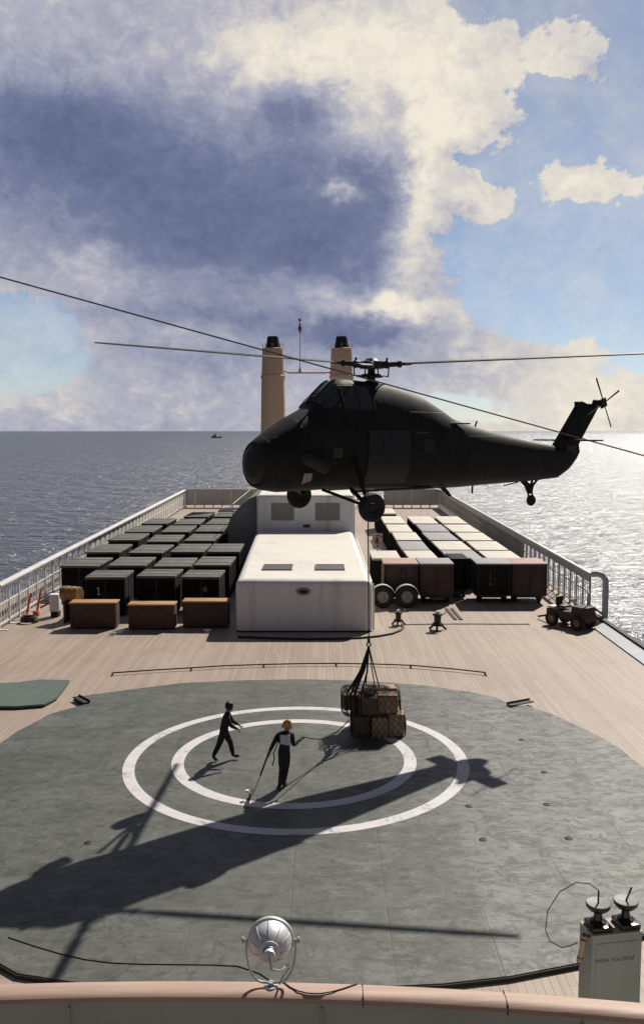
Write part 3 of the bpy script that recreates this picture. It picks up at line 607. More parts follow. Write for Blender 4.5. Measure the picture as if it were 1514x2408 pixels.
box_trailer(3.45, 5.38, 49.7, 'crate_red', 'cover_pink', 'red-brown box trailer with pink lid beside the deckhouse, lit left edge as tan strip', True)
box_trailer(5.48, 7.35, 49.7, 'crate_red', 'cover_lilac', 'red-brown box trailer with grey lid, second from the deckhouse')
t3 = box_trailer(8.65, 10.58, 49.7, 'crate_dark', 'cover_lilac', 'blackish box trailer with grey lid and pale badge on its door')
q = MB(); q.lathe([(0, 0.02), (0.10, 0.018), (0.12, 0)], Matrix.Translation((-0.2, -0.005, 1.15)) @ Matrix.Rotation(R(90), 4, 'X'), 16); q.box((-0.2, -0.015, 1.6), (0.07, 0.03, 0.5)); q.build('badge', 'dull_mark', t3)
box_trailer(10.63, 12.6, 49.7, 'crate_red', 'cover_pink', 'red-brown box trailer with pink lid nearest the right railing')
dk = box_trailer(7.5, 8.5, 51.6, 'crate_dark', 'crate_dark', 'narrow blackish box trailer set back between red-brown and blackish trailers')

# tandem trailer with two large wheels
tt = thing('tandem_trailer', 'low trailer with two big black wheels under arched mudguards beside the deckhouse', 'trailer', (3.98, 48.55, 0))
q = MB(); q.box((0, 0.45, 0.66), (2.6, 0.14, 0.16), bevel=0.02); q.box((0, 0.9, 0.66), (2.6, 0.14, 0.16), bevel=0.02); q.box((0.0, 0.65, 0.78), (0.4, 0.7, 0.12)); q.build('frame', 'black', tt)
for x in (-0.66, 0.66):
    q = MB(); Mx = Matrix.Translation((x, 0.12, 0.62)) @ Matrix.Rotation(R(90), 4, 'X')
    q.lathe([(0.32, -0.12), (0.50, -0.16), (0.58, -0.14), (0.62, -0.08), (0.62, 0.08), (0.58, 0.14), (0.50, 0.16), (0.32, 0.12)], Mx, 36); w_ = q.build('tyre', 'rubber', tt)
    q = MB(); q.lathe([(0.0, 0.10), (0.10, 0.10), (0.12, 0.05), (0.24, 0.04), (0.33, 0.11), (0.34, -0.1), (0.0, -0.1)], Mx, 28); q.build('rim', 'panel_grey', w_)
    rows = []
    for k in range(13):
        a = R(20 + 140 * k / 12); rows.append([(x + 0.70 * math.cos(a), -0.1, 0.62 + 0.70 * math.sin(a)), (x + 0.70 * math.cos(a), 0.36, 0.62 + 0.70 * math.sin(a)), (x + 0.67 * math.cos(a), 0.36, 0.62 + 0.67 * math.sin(a)), (x + 0.67 * math.cos(a), -0.1, 0.62 + 0.67 * math.sin(a))])
    q = MB(); q.loft(rows); q.build('mudguard', 'rail_grey', tt)

# ------------------------------------------------------------------ brown crates, drum, left clutter
def wood_crate(x0, x1, y, h, label):
    w = x1 - x0; t = thing('wooden_crate', label, 'crate', ((x0 + x1) / 2, y, 0), R(random.uniform(-1.5, 1.5)), group='brown wooden crates at the front left')
    q = MB(); q.box((0, 0.4, h / 2 + 0.04), (w, 0.8, h - 0.08), bevel=0.015); q.build('box', 'crate_wood', t)
    q = MB(); q.box((0, 0.4, h + 0.01), (w + 0.06, 0.88, 0.09), bevel=0.02)
    q.build('lid', 'crate_lid', t)
    q = MB()
    for x in (-w * 0.47, 0, w * 0.47): q.box((x, -0.015, h / 2), (0.10, 0.03, h - 0.12), bevel=0.006)
    for z in (0.15, h - 0.12): q.box((0, -0.03, z), (w * 0.99, 0.025, 0.09), bevel=0.006)
    q.build('batten', 'crate_wood', t)
    q = MB(); q.box((-w * 0.18, -0.012, h * 0.58), (0.34, 0.02, 0.13)); q.build('stencil_plate', 'dull_mark', t)
    return t
wood_crate(-12.35, -10.1, 43.4, 1.27, 'brown crate with sunlit orange lid edge, leftmost of the three')
wood_crate(-9.45, -7.2, 43.2, 1.22, 'brown crate with sunlit orange lid edge, middle of the three')
wood_crate(-6.85, -4.62, 43.6, 1.3, 'brown crate with orange lid edge next to the white deckhouse')
dr = thing('yellow_drum', 'yellow drum on a stand behind the leftmost brown crate', 'drum', (-12.75, 45.2, 0))
q = MB(); Mx = Matrix.Translation((0, 0.0, 1.42)) @ Matrix.Rotation(R(70), 4, 'Z') @ Matrix.Rotation(R(90), 4, 'X')
q.lathe([(0, -0.5), (0.36, -0.5), (0.38, -0.48), (0.38, -0.2), (0.40, -0.18), (0.38, -0.15), (0.38, 0.15), (0.40, 0.18), (0.38, 0.2), (0.38, 0.48), (0.36, 0.5), (0, 0.5)], Mx, 28); q.build('barrel', 'yellow', dr)
q = MB(); q.box((0.25, 0, 0.52), (0.12, 1.0, 1.02), bevel=0.02); q.box((-0.25, 0, 0.52), (0.12, 1.0, 1.02), bevel=0.02); q.box((0, 0, 1.0), (0.7, 0.9, 0.1), bevel=0.02); q.build('stand', 'rust', dr)
wb = thing('white_locker', 'small white locker at the foot of the left railing', 'locker', (-13.95, 46.4, 0))
q = MB(); q.box((0, 0, 0.75), (0.5, 0.5, 0.9), bevel=0.04); q.build('cabinet', 'rail_white', wb)
q = MB(); q.box((0, 0, 0.15), (0.4, 0.4, 0.3)); q.build('plinth', 'near_black', wb)
q = MB(); q.box((0, -0.26, 0.75), (0.42, 0.02, 0.8), bevel=0.005); q.build('door', 'rail_white', wb)
for i, (px, top, lab) in enumerate([((62, 1455), (70, 1416), 'short red pole leaning at the left railing, nearer one'), ((86, 1448), (92, 1398), 'red pole leaning at the left railing, farther one')]):
    a = g3(*px); b = Vector((a.x + 0.12, a.y + 0.5, 1.25))
    t = thing('red_pole', lab, 'pole', a, group='red poles at the left railing')
    q = MB(); q.tube([(0, 0, 0.0), b - a], 0.055, 8); q.build('shaft', 'red', t)
    q = MB(); q.box((0, 0, 0.12), (0.3, 0.25, 0.24), bevel=0.03); q.build('base', 'red', t)
q = MB(); a = g3(92, 1412, 0.5); q.tube([(-14.6, 45.9, 0.55), (-14.2, 46.2, 0.75), (-13.8, 46.5, 0.95)], 0.05, 8); tag(q.build('red_bar', 'red'), 'red bar slanting beside the white locker', 'bar')
q = MB(); pts = []
for k in range(100): a_ = k * 2 * math.pi / 25; pts.append((0.42 * math.cos(a_) * (1 - k * 0.0015), 0.36 * math.sin(a_), 0.05 + 0.022 * k / 8))
q.tube(pts, 0.045, 6); tag(q.build('hose_coil', 'near_black', loc=(-14.85, 44.9, 0)), 'coiled black hose on the planks below the left railing', 'hose')
for (px, py, lab) in [(283, 1489, 'small pale fairlead in the shade before the left crate'), (266, 1494, 'tiny white knob on the planks left of the crates'), (488, 1487, 'small white cleat lying in the shade before the right crate'), (185, 1441, 'white cleat on sunlit planks below the left railing')]:
    x, y = gnd(px, py); t = thing('deck_cleat', lab, 'cleat', (x, y, 0), R(random.uniform(0, 60)), group='white cleats on the planks')
    q = MB(); q.rings([((-0.2, 0, 0.13), 0.02), ((-0.08, 0, 0.12), 0.045), ((0.08, 0, 0.12), 0.045), ((0.2, 0, 0.13), 0.02)], 8); q.build('horn', 'rail_white', t)
    q = MB(); q.box((0, 0, 0.05), (0.16, 0.09, 0.1), bevel=0.015); q.box((0, 0, 0.008), (0.28, 0.14, 0.014)); q.build('base', 'rail_white', t)

# hose curling out from the deckhouse, and a thin rope
q = MB(); q.tube([g3(*p, 0.0, 0.05) for p in [(560, 1500), (640, 1503), (720, 1505), (800, 1504), (850, 1502), (890, 1498), (922, 1492), (942, 1484), (948, 1477), (944, 1470)]], 0.05, 8)
tag(q.build('hose', 'near_black'), 'dark hose curving along the foot of the low deckhouse', 'hose')
q = MB(); q.tube([g3(*p, 0.0, 0.03) for p in [(948, 1470), (1010, 1469), (1100, 1468.5), (1180, 1469), (1245, 1469)]], 0.022, 6)
tag(q.build('rope', 'rope'), 'thin rope stretched over the planks before the trailers', 'rope')
def deck_winch(px, py, lab, s=1.0, lamp=True):
    x, y = gnd(px, py); t = thing('deck_winch', lab, 'winch', (x, y, 0), group='small black winches before the trailers'); t.scale = (s, s, s)
    q = MB(); q.lathe([(0, 0.75), (0.20, 0.75), (0.24, 0.70), (0.16, 0.62), (0.15, 0.38), (0.26, 0.28), (0.28, 0.22), (0, 0.22)], seg=20); q.build('drum', 'black', t)
    for a in (0.3, 2.4, 4.5):
        q = MB(); q.tube([(0.1 * math.cos(a), 0.1 * math.sin(a), 0.3), (0.42 * math.cos(a), 0.42 * math.sin(a), 0.02)], 0.05, 6); q.build('leg', 'black', t)
    q = MB(); q.tube([(0.16, 0, 0.7), (0.34, -0.05, 0.78), (0.36, -0.05, 0.92)], 0.025, 6); q.build('crank', 'steel', t)
    if lamp:
        q = MB(); q.lathe([(0, 0.9), (0.07, 0.87), (0.085, 0.8), (0.06, 0.74)], seg=12); q.build('cap', 'rail_white', t)
deck_winch(936, 1470, 'small black winch by the hose end near the big wheels', 0.9)
deck_winch(1028, 1482, 'larger black winch standing on open planks before the trailers', 1.1)
for k, (px, lab) in enumerate([(1049, 'dark gangway plank lying in the gap between the trailers, left one'), (1062, 'dark gangway plank lying in the gap between the trailers, right one')]):
    a, b = g3(px, 1432), g3(px + 22, 1458); q = MB(); d_ = b - a; q.box((0, 0, 0.03), (d_.length, 0.16, 0.05), bevel=0.01)
    tag(q.build('plank', 'crate_wood', loc=(a + b) / 2, rz=math.atan2(d_.y, d_.x)), lab, 'plank', 'loose planks between the trailers')

# tow tractor at the right railing
tr = thing('tow_tractor', 'rusty dark tow tractor with yellow hubs parked at the right railing', 'tractor', (12.35, 43.95, 0), R(-52))
q = MB(); q.box((0, 0, 0.62), (2.3, 0.95, 0.42), bevel=0.06); q.box((0.72, 0, 0.95), (0.85, 0.85, 0.38), bevel=0.08); q.build('body', 'rust', tr)
q = MB(); q.box((-0.45, 0, 0.98), (0.5, 0.55, 0.12), bevel=0.04); q.box((-0.72, 0, 1.22), (0.1, 0.5, 0.45), bevel=0.04); q.build('seat', 'black', tr)
q = MB(); q.lathe([(0.17, 0), (0.20, 0.02), (0.22, 0), (0.20, -0.02), (0.17, 0)], Matrix.Translation((0.1, 0, 1.32)) @ Matrix.Rotation(R(-35), 4, 'Y'), 20); q.tube([(0.1, 0, 1.32), (0.3, 0, 0.95)], 0.03, 6); q.build('steering_wheel', 'black', tr)
for (x, y) in ((0.75, 0.52), (0.75, -0.52), (-0.75, 0.52), (-0.75, -0.52)):
    Mx = Matrix.Translation((x, y, 0.36)) @ Matrix.Rotation(R(90), 4, 'X')
    q = MB(); q.lathe([(0.18, -0.1), (0.32, -0.12), (0.36, -0.07), (0.36, 0.07), (0.32, 0.12), (0.18, 0.1)], Mx, 22); w_ = q.build('wheel', 'rubber', tr)
    q = MB(); q.lathe([(0, -0.06), (0.18, -0.08), (0.18, 0.08), (0, 0.06)], Mx, 16); q.build('hub', 'yellow', w_)
q = MB(); q.tube([(-1.1, 0, 0.45), (-2.2, 0.25, 0.12)], 0.05, 8); q.build('tow_bar', 'black', tr)
q = MB(); q.cyl((0.8, 0.25, 1.1), (0.8, 0.25, 1.75), 0.04); q.lathe([(0, 1.85), (0.07, 1.82), (0.07, 1.75), (0, 1.74)], Matrix.Translation((0.8, 0.25, 0)), 10); q.build('exhaust_pipe', 'rail_grey', tr)
q = MB(); q.box((-0.95, 0, 0.9), (0.4, 0.8, 0.1), bevel=0.03); q.build('rear_deck', 'rail_white', tr)
ol = thing('oil_drum', 'dark red oil drum lying between tractor and railing', 'drum', (13.1, 44.6, 0.33), R(35))
q = MB(); q.lathe([(0, -0.45), (0.29, -0.45), (0.31, -0.43), (0.29, -0.4), (0.29, -0.12), (0.31, -0.1), (0.29, -0.08), (0.29, 0.12), (0.31, 0.14), (0.29, 0.16), (0.29, 0.4), (0.31, 0.43), (0.29, 0.45), (0, 0.45)], Matrix.Rotation(R(90), 4, 'X'), 24); q.build('shell', 'rust', ol)
q = MB(); q.cyl((0.1, -0.45, 0.12), (0.1, -0.475, 0.12), 0.04); q.build('bung', 'black', ol)

# ------------------------------------------------------------------ distant vessel
vs = thing('distant_ship', 'tiny grey ship far off on the left horizon', 'ship', (-395, 3380, SEA_Z), R(8))
q = MB(); q.loft([[(-22, -3.5, 5), (-22, 3.5, 5), (-20, 3, -1), (-20, -3, -1)], [(8, -4, 4.5), (8, 4, 4.5), (8, 3.4, -1), (8, -3.4, -1)], [(20, -1, 7), (20, 1, 7), (18, 0.6, -1), (18, -0.6, -1)]]); q.build('hull', 'panel_grey', vs)
q = MB(); q.box((-8, 0, 8), (14, 6, 7), bevel=0.4); q.box((-5, 0, 13), (6, 5, 4), bevel=0.4); q.build('superstructure', 'rail_grey', vs)
q = MB(); q.cyl((-2, 0, 14), (-2, 0, 24), 0.5, 0.3, 8); q.build('mast', 'panel_grey', vs)
# ------------------------------------------------------------------ helicopter
PSI = R(35.86); HX, HY, HZ = 1.49, 27.38, 7.0          # rotor axis on plan, height of the local origin
HA = math.pi + PSI
heli = thing('helicopter', 'dark green transport helicopter hovering above the landing circles, nose to the left', 'helicopter', (HX, HY, HZ), HA)
def lerp(tab, s):
    for (a, va), (b, vb) in zip(tab, tab[1:]):
        if a >= s >= b:
            t = (a - s) / (a - b); return va + (vb - va) * t
    return tab[0][1] if s > tab[0][0] else tab[-1][1]
TOP = [(4.16, 9.40), (4.05, 9.48), (3.67, 9.72), (3.1, 10.05), (2.43, 10.35), (2.30, 10.47), (2.02, 10.80), (1.66, 11.11), (1.42, 11.19), (1.2, 11.22), (0.68, 11.19), (0.05, 11.15), (-0.4, 11.11), (-1.07, 10.98), (-1.77, 10.77), (-2.5, 10.43), (-2.99, 10.16), (-3.62, 9.96), (-4.53, 9.77), (-5.61, 9.57), (-7.03, 9.34), (-8.23, 9.18), (-9.2, 9.04), (-9.78, 8.92)]
BOT = [(4.16, 8.14), (3.97, 8.05), (3.49, 7.97), (2.7, 7.98), (2.02, 7.99), (-0.1, 7.93), (-1.8, 7.85), (-3.41, 7.86), (-5.65, 7.92), (-7.36, 7.95), (-8.57, 8.01), (-9.2, 8.29), (-9.52, 8.56), (-9.78, 8.86)]
WID = [(4.16, 0.64), (4.0, 0.72), (3.67, 0.80), (3.1, 0.88), (2.4, 0.94), (0, 0.96), (-2, 0.93), (-3.4, 0.84), (-5.6, 0.58), (-7.0, 0.42), (-8.5, 0.24), (-9.4, 0.13), (-9.78, 0.06)]
EXPO = [(4.16, 2.0), (3.6, 2.2), (3.0, 2.6), (2, 3.0), (-2, 3.0), (-4, 2.8), (-9.0, 2.6), (-9.8, 2.2)]
def half(s, z):
    zt, zb, w, n = lerp(TOP, s), lerp(BOT, s), lerp(WID, s), lerp(EXPO, s)
    t = abs(2 * (z - zb) / (zt - zb) - 1)
    if t >= 1: return 0.0
    y = w * (1 - t ** n) ** (1 / n)
    if z > 9.7 and -3.4 < s < 3.4:   # tumblehome of the cockpit and gearbox fairing
        y *= 1 - 0.27 * min(1, (z - 9.7) / 1.2)
    return y
def section(s, N=40):
    zt, zb = lerp(TOP, s), lerp(BOT, s); pts = []
    for k in range(N):
        a = 2 * math.pi * (k + 0.5) / N
        n = lerp(EXPO, s); ca = math.cos(a); sa = math.sin(a)
        zz = (zt + zb) / 2 + (zt - zb) / 2 * math.copysign(abs(ca) ** (2 / n), ca)
        y = lerp(WID, s) * math.copysign(abs(sa) ** (2 / n), sa)
        if zz > 9.7 and -3.4 < s < 3.4: y *= 1 - 0.27 * min(1, (zz - 9.7) / 1.2)
        pts.append((s, y, zz - HZ))
    return pts
ss = sorted(set([p[0] for p in TOP + BOT + WID] + [x * 0.35 for x in range(-27, 12)]), reverse=True)
ss = [s for s in ss if -9.78 <= s <= 4.16]
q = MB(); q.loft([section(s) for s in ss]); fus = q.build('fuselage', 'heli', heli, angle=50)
def side_patch(s_list, zlo, zhi, side, off, nz=6):
    rows = []
    for s in s_list:
        a, b = zlo(s), zhi(s); rows.append([(s, side * (half(s, a + (b - a) * k / nz) + off), a + (b - a) * k / nz - HZ) for k in range(nz + 1)])
    return rows
def lin(a, b, n): return [a + (b - a) * i / n for i in range(n + 1)]
def slab(rows, th, side):
    q = MB(); q.grid(rows); f = q.bm.faces[:]
    r = bmesh.ops.extrude_face_region(q.bm, geom=f)
    for v in r['geom']:
        if isinstance(v, bmesh.types.BMVert): v.co.y -= side * th
    return q
# nose disc (intake cover) and rim
q = MB(); q.lathe([(0, 0.15), (0.2, 0.14), (0.38, 0.105), (0.52, 0.04), (0.60, -0.05)], Matrix.Translation((4.16, 0, 1.77)) @ Matrix.Rotation(R(90), 4, 'Y'), 36); nd = q.build('nose_cap', 'heli2', heli)
q = MB(); q.lathe([(0.60, -0.04), (0.63, -0.03), (0.655, -0.07), (0.66, -0.12), (0.62, -0.14)], Matrix.Translation((4.16, 0, 1.77)) @ Matrix.Rotation(R(90), 4, 'Y'), 40); q.build('rim', 'heli', nd)
q = MB(); q.box((4.15, 0.28, 1.72), (0.05, 0.3, 0.035), rot=Matrix.Rotation(R(-30), 3, 'Z'), bevel=0.01); q.build('handle', 'pale_mark', nd)
for side in (1, -1):
    # cockpit side window, frame bars, cabin door with window, exhaust
    q = slab(side_patch(lin(1.55, 0.55, 8), lambda s: 10.34, lambda s: min(11.0, lerp(TOP, s) - 0.16), side, 0.012), 0.03, side); sw = q.build('cockpit_window', 'glass', heli)
    q = MB()
    for s in (1.60, 1.05, 0.50):
        q.tube([(s, side * (half(s, z) + 0.012), z - HZ) for z in lin(10.28, 11.05 if s < 1.5 else 10.98, 6)], 0.022, 6)
    q.tube([(s, side * (half(s, 10.31) + 0.012), 10.31 - HZ) for s in lin(1.6, 0.5, 6)], 0.022, 6); q.build('window_frame', 'heli2', sw)
    q = slab(side_patch(lin(2.22, 1.68, 6), lambda s: 10.36, lambda s: max(10.38, lerp(TOP, s) - 0.14), side, 0.012), 0.03, side); q.build('quarter_window', 'glass', heli)
    q = slab(side_patch(lin(0.85, -0.75, 8), lambda s: 8.12, lambda s: 9.72, side, 0.02), 0.04, side); dr_ = q.build('cabin_door', 'heli2', heli)
    q = slab(side_patch(lin(0.3, -0.25, 5), lambda s: 9.05, lambda s: 9.5, side, 0.032), 0.02, side); q.build('door_window', 'glass', dr_)
    q = MB(); q.box((0.72, side * 0.995, 8.95 - HZ), (0.18, 0.03, 0.04), bevel=0.01); q.build('door_handle', 'dull_mark', dr_)
    q = slab(side_patch(lin(-1.3, -1.75, 4), lambda s: 9.05, lambda s: 9.45, side, 0.012), 0.02, side); q.build('cabin_window', 'glass', heli)
    q = MB(); q.rings([((3.05, side * 0.72, 8.95 - HZ), 0.20), ((2.95, side * 0.98, 8.9 - HZ), 0.20), ((2.75, side * 1.12, 8.78 - HZ), 0.19), ((2.5, side * 1.15, 8.66 - HZ), 0.18)], 18); q.build('exhaust_pipe', 'heli2', heli)
    q = slab(side_patch(lin(2.12, 1.80, 4), lambda s: 8.93, lambda s: 9.2, side, 0.01), 0.02, side); q.build('side_marking', 'dull_mark', heli)
    q = slab(side_patch(lin(-0.95, -1.5, 5), lambda s: 9.62, lambda s: 9.665, side, 0.006), 0.012, side); q.build('gutter', 'dull_mark', heli)
# windscreen panes following the front slope of the cockpit
def zsurf(s, y):
    lo, hi = (lerp(TOP, s) + lerp(BOT, s)) / 2, lerp(TOP, s)
    for _ in range(30):
        m_ = (lo + hi) / 2
        if half(s, m_) > abs(y): lo = m_
        else: hi = m_
    return lo
for (y0, y1) in ((-0.50, -0.20), (-0.16, 0.16), (0.20, 0.50)):
    rows = [[(s + 0.01, y, zsurf(s, y) + 0.012 - HZ) for y in lin(y0, y1, 4)] for s in lin(2.24, 1.62, 6)]
    q = MB(); q.grid(rows); q.build('windscreen', 'glass', heli)
q = MB()
for y in (-0.53, -0.18, 0.18, 0.53): q.tube([(s + 0.01, y, zsurf(s, y) + 0.02 - HZ) for s in lin(2.27, 1.5, 7)], 0.024, 6)
q.build('windscreen_frame', 'heli2', heli)
q = MB(); q.tube([(2.34, 0.3, 10.50 - HZ), (2.36, 0.3, 10.62 - HZ)], 0.03, 6); q.box((2.36, 0.3, 10.66 - HZ), (0.14, 0.10, 0.07), bevel=0.02); q.build('mirror', 'heli2', heli)
# pale plate low on the port nose
q = slab(side_patch(lin(3.05, 2.78, 4), lambda s: 8.22 + (3.05 - s) * 0.25, lambda s: 8.52, 1, 0.02), 0.02, 1); q.build('pale_plate', 'pale_mark', heli)
# dorsal ledge
q = MB(); q.box((-2.7, 0.72, 9.93 - HZ), (1.5, 0.10, 0.05), bevel=0.02); q.box((-2.7, -0.72, 9.93 - HZ), (1.5, 0.10, 0.05), bevel=0.02); q.build('dorsal_ledge', 'heli2', heli)
# tail fin
fin = [(-8.10, 9.02), (-8.36, 9.14), (-9.60, 10.60), (-9.58, 10.76), (-9.86, 10.78), (-10.14, 10.70), (-10.58, 10.70), (-10.76, 10.62), (-10.75, 10.50), (-9.72, 9.20), (-9.78, 8.92), (-9.60, 8.66), (-9.0, 8.6)]
t = bmesh.new()
loops = []
for y, sh in ((-0.10, 0.0), (0.10, 0.0)):
    loops.append([t.verts.new((s, y, z - HZ)) for s, z in fin])
for k in range(len(fin)): t.faces.new((loops[0][k], loops[0][(k + 1) % len(fin)], loops[1][(k + 1) % len(fin)], loops[1][k]))
t.faces.new(loops[0]); t.faces.new(loops[1][::-1])
bmesh.ops.recalc_face_normals(t, faces=t.faces[:])
bmesh.ops.bevel(t, geom=[e for e in t.edges if abs(e.verts[0].co.y - e.verts[1].co.y) < 0.01], offset=0.05, segments=3, affect='EDGES', profile=0.6)
q = MB(); q._add(t); fn = q.build('tail_fin', 'heli', heli)
q = MB(); q.box((-9.28, 0.112, 9.02 - HZ), (0.55, 0.012, 0.3), rot=Matrix.Rotation(R(0), 3, 'Y')); q.build('fin_marking', 'dull_mark', fn)
q = MB(); q.box((-9.15, 0, 9.36 - HZ), (0.62, 2.7, 0.055), bevel=0.02); q.build('tailplane', 'blade', heli)
# tail rotor, port side, at rest
th = MB(); th.rings([((-10.58, 0.05, 10.72 - HZ), 0.14), ((-10.58, 0.30, 10.72 - HZ), 0.12), ((-10.58, 0.46, 10.72 - HZ), 0.07)], 14)
th.box((-10.58, 0.44, 10.72 - HZ), (0.34, 0.08, 0.34), rot=Matrix.Rotation(R(20), 3, 'Y'), bevel=0.02); th = th.build('tail_rotor', 'heli2', heli)
for k in range(4):
    a = R(62 + 90 * k); d_ = Vector((math.cos(a), 0, math.sin(a))); c0 = Vector((-10.58, 0.46, 10.72 - HZ)); u = Vector((-math.sin(a), 0.15, math.cos(a))) * 0.032
    q = MB(); q.plate([c0 + d_ * 0.15 - u * 0.6, c0 + d_ * 0.15 + u * 0.6, c0 + d_ * 1.0 + u, c0 + d_ * 1.0 - u], (0, 1, 0), 0.018); q.build('tail_blade', 'blade', th)
# undercarriage
for side, nm in ((1, 'port'), (-1, 'starboard')):
    wx, wy, wz = 1.42, side * 1.80, (7.56 if side == 1 else 7.70) - HZ
    Mx = Matrix.Translation((wx, wy, wz)) @ Matrix.Rotation(R(90), 4, 'X')
    q = MB(); q.lathe([(0.17, -0.10), (0.31, -0.15), (0.38, -0.13), (0.415, -0.06), (0.415, 0.06), (0.38, 0.13), (0.31, 0.15), (0.17, 0.10)], Mx, 36); tw = q.build('main_wheel', 'rubber', heli)
    q = MB(); q.lathe([(0, -0.10), (0.10, -0.10), (0.15, -0.06), (0.18, -0.09), (0.18, 0.09), (0.15, 0.06), (0.10, 0.10), (0, 0.10)], Mx, 24); q.build('hub', 'heli2', tw)
    q = MB(); q.box((wx + 0.08, wy + side * 0.14, wz + 0.13), (0.16, 0.02, 0.03), bevel=0.006); q.build('brake_pipe', 'pale_mark', tw)
    iy = wy - side * 0.16
    q = MB(); q.tube([(wx, iy, wz), (wx + 0.05, side * 0.9, 8.05 - HZ)], 0.06, 8); q.tube([(wx, iy, wz), (wx + 1.0, side * 0.8, 8.05 - HZ)], 0.045, 8); q.cyl((wx - 0.05, iy, wz), (wx - 0.05, wy + side * 0.05, wz), 0.06); q.build('axle_strut', 'heli', heli)
    q = MB(); q.rings([((wx - 0.02, iy, wz), 0.055), ((wx - 0.05, side * 1.35, wz + 0.5), 0.055), ((wx - 0.05, side * 1.34, wz + 0.52), 0.08), ((wx - 0.1, side * 0.93, 8.95 - HZ), 0.08)], 10); q.build('shock_strut', 'heli', heli)
tz = 7.25 - HZ
Mx = Matrix.Translation((-7.27, 0, tz)) @ Matrix.Rotation(R(78), 4, 'Z') @ Matrix.Rotation(R(90), 4, 'Y')
q = MB(); Mx = Matrix.Translation((-7.27, 0, tz)) @ Matrix.Rotation(R(90), 4, 'X'); q.lathe([(0.07, -0.06), (0.16, -0.075), (0.19, -0.04), (0.19, 0.04), (0.16, 0.075), (0.07, 0.06)], Mx, 26); tw = q.build('tail_wheel', 'rubber', heli)
q = MB(); q.lathe([(0, -0.06), (0.08, -0.06), (0.08, 0.06), (0, 0.06)], Mx, 16); q.build('hub', 'heli2', tw)
q = MB()
for sy in (-1, 1): q.tube([(-7.27, sy * 0.10, tz), (-7.2, sy * 0.09, tz + 0.3)], 0.03, 8)
q.cyl((-7.2, 0, tz + 0.26), (-7.15, 0, tz + 0.52), 0.10, 0.17); q.tube([(-7.17, 0, tz + 0.45), (-6.75, 0.0, 8.02 - HZ)], 0.10, 8); q.tube([(-7.19, 0.0, tz + 0.42), (-7.5, 0.13, 8.05 - HZ)], 0.045, 8); q.tube([(-7.19, 0.0, tz + 0.42), (-7.5, -0.13, 8.05 - HZ)], 0.045, 8)
q.build('tail_fork', 'heli', heli)
q = MB(); q.tube([(-6.2, 0.1, 8.0 - HZ), (-6.45, 0.12, 7.93 - HZ), (-5.75, 0.12, 7.84 - HZ)], 0.02, 6); q.build('whip_antenna', 'heli', heli)
q = MB(); q.tube([(-4.46, 0, 9.68 - HZ), (-4.44, 0, 9.86 - HZ), (-4.52, 0, 10.02 - HZ)], 0.028, 6); q.build('whip_antenna', 'heli', heli)
q = MB(); q.box((-4.35, 0.0, 7.80 - HZ), (0.07, 0.03, 0.36), bevel=0.01); q.build('blade_antenna', 'heli', heli)
q = MB(); q.plate([(-2.35, 0.5, 7.92 - HZ), (-2.6, 0.5, 7.92 - HZ), (-2.85, 0.55, 7.62 - HZ), (-2.72, 0.55, 7.62 - HZ)], (0, 0.3, 0), 0.15); q.build('step', 'heli2', heli)
q = MB(); q.box((-0.4, 0.55, 7.93 - HZ), (3.2, 0.07, 0.07), bevel=0.02); q.box((-0.4, -0.55, 7.93 - HZ), (3.2, 0.07, 0.07), bevel=0.02); q.build('belly_rail', 'heli2', heli)
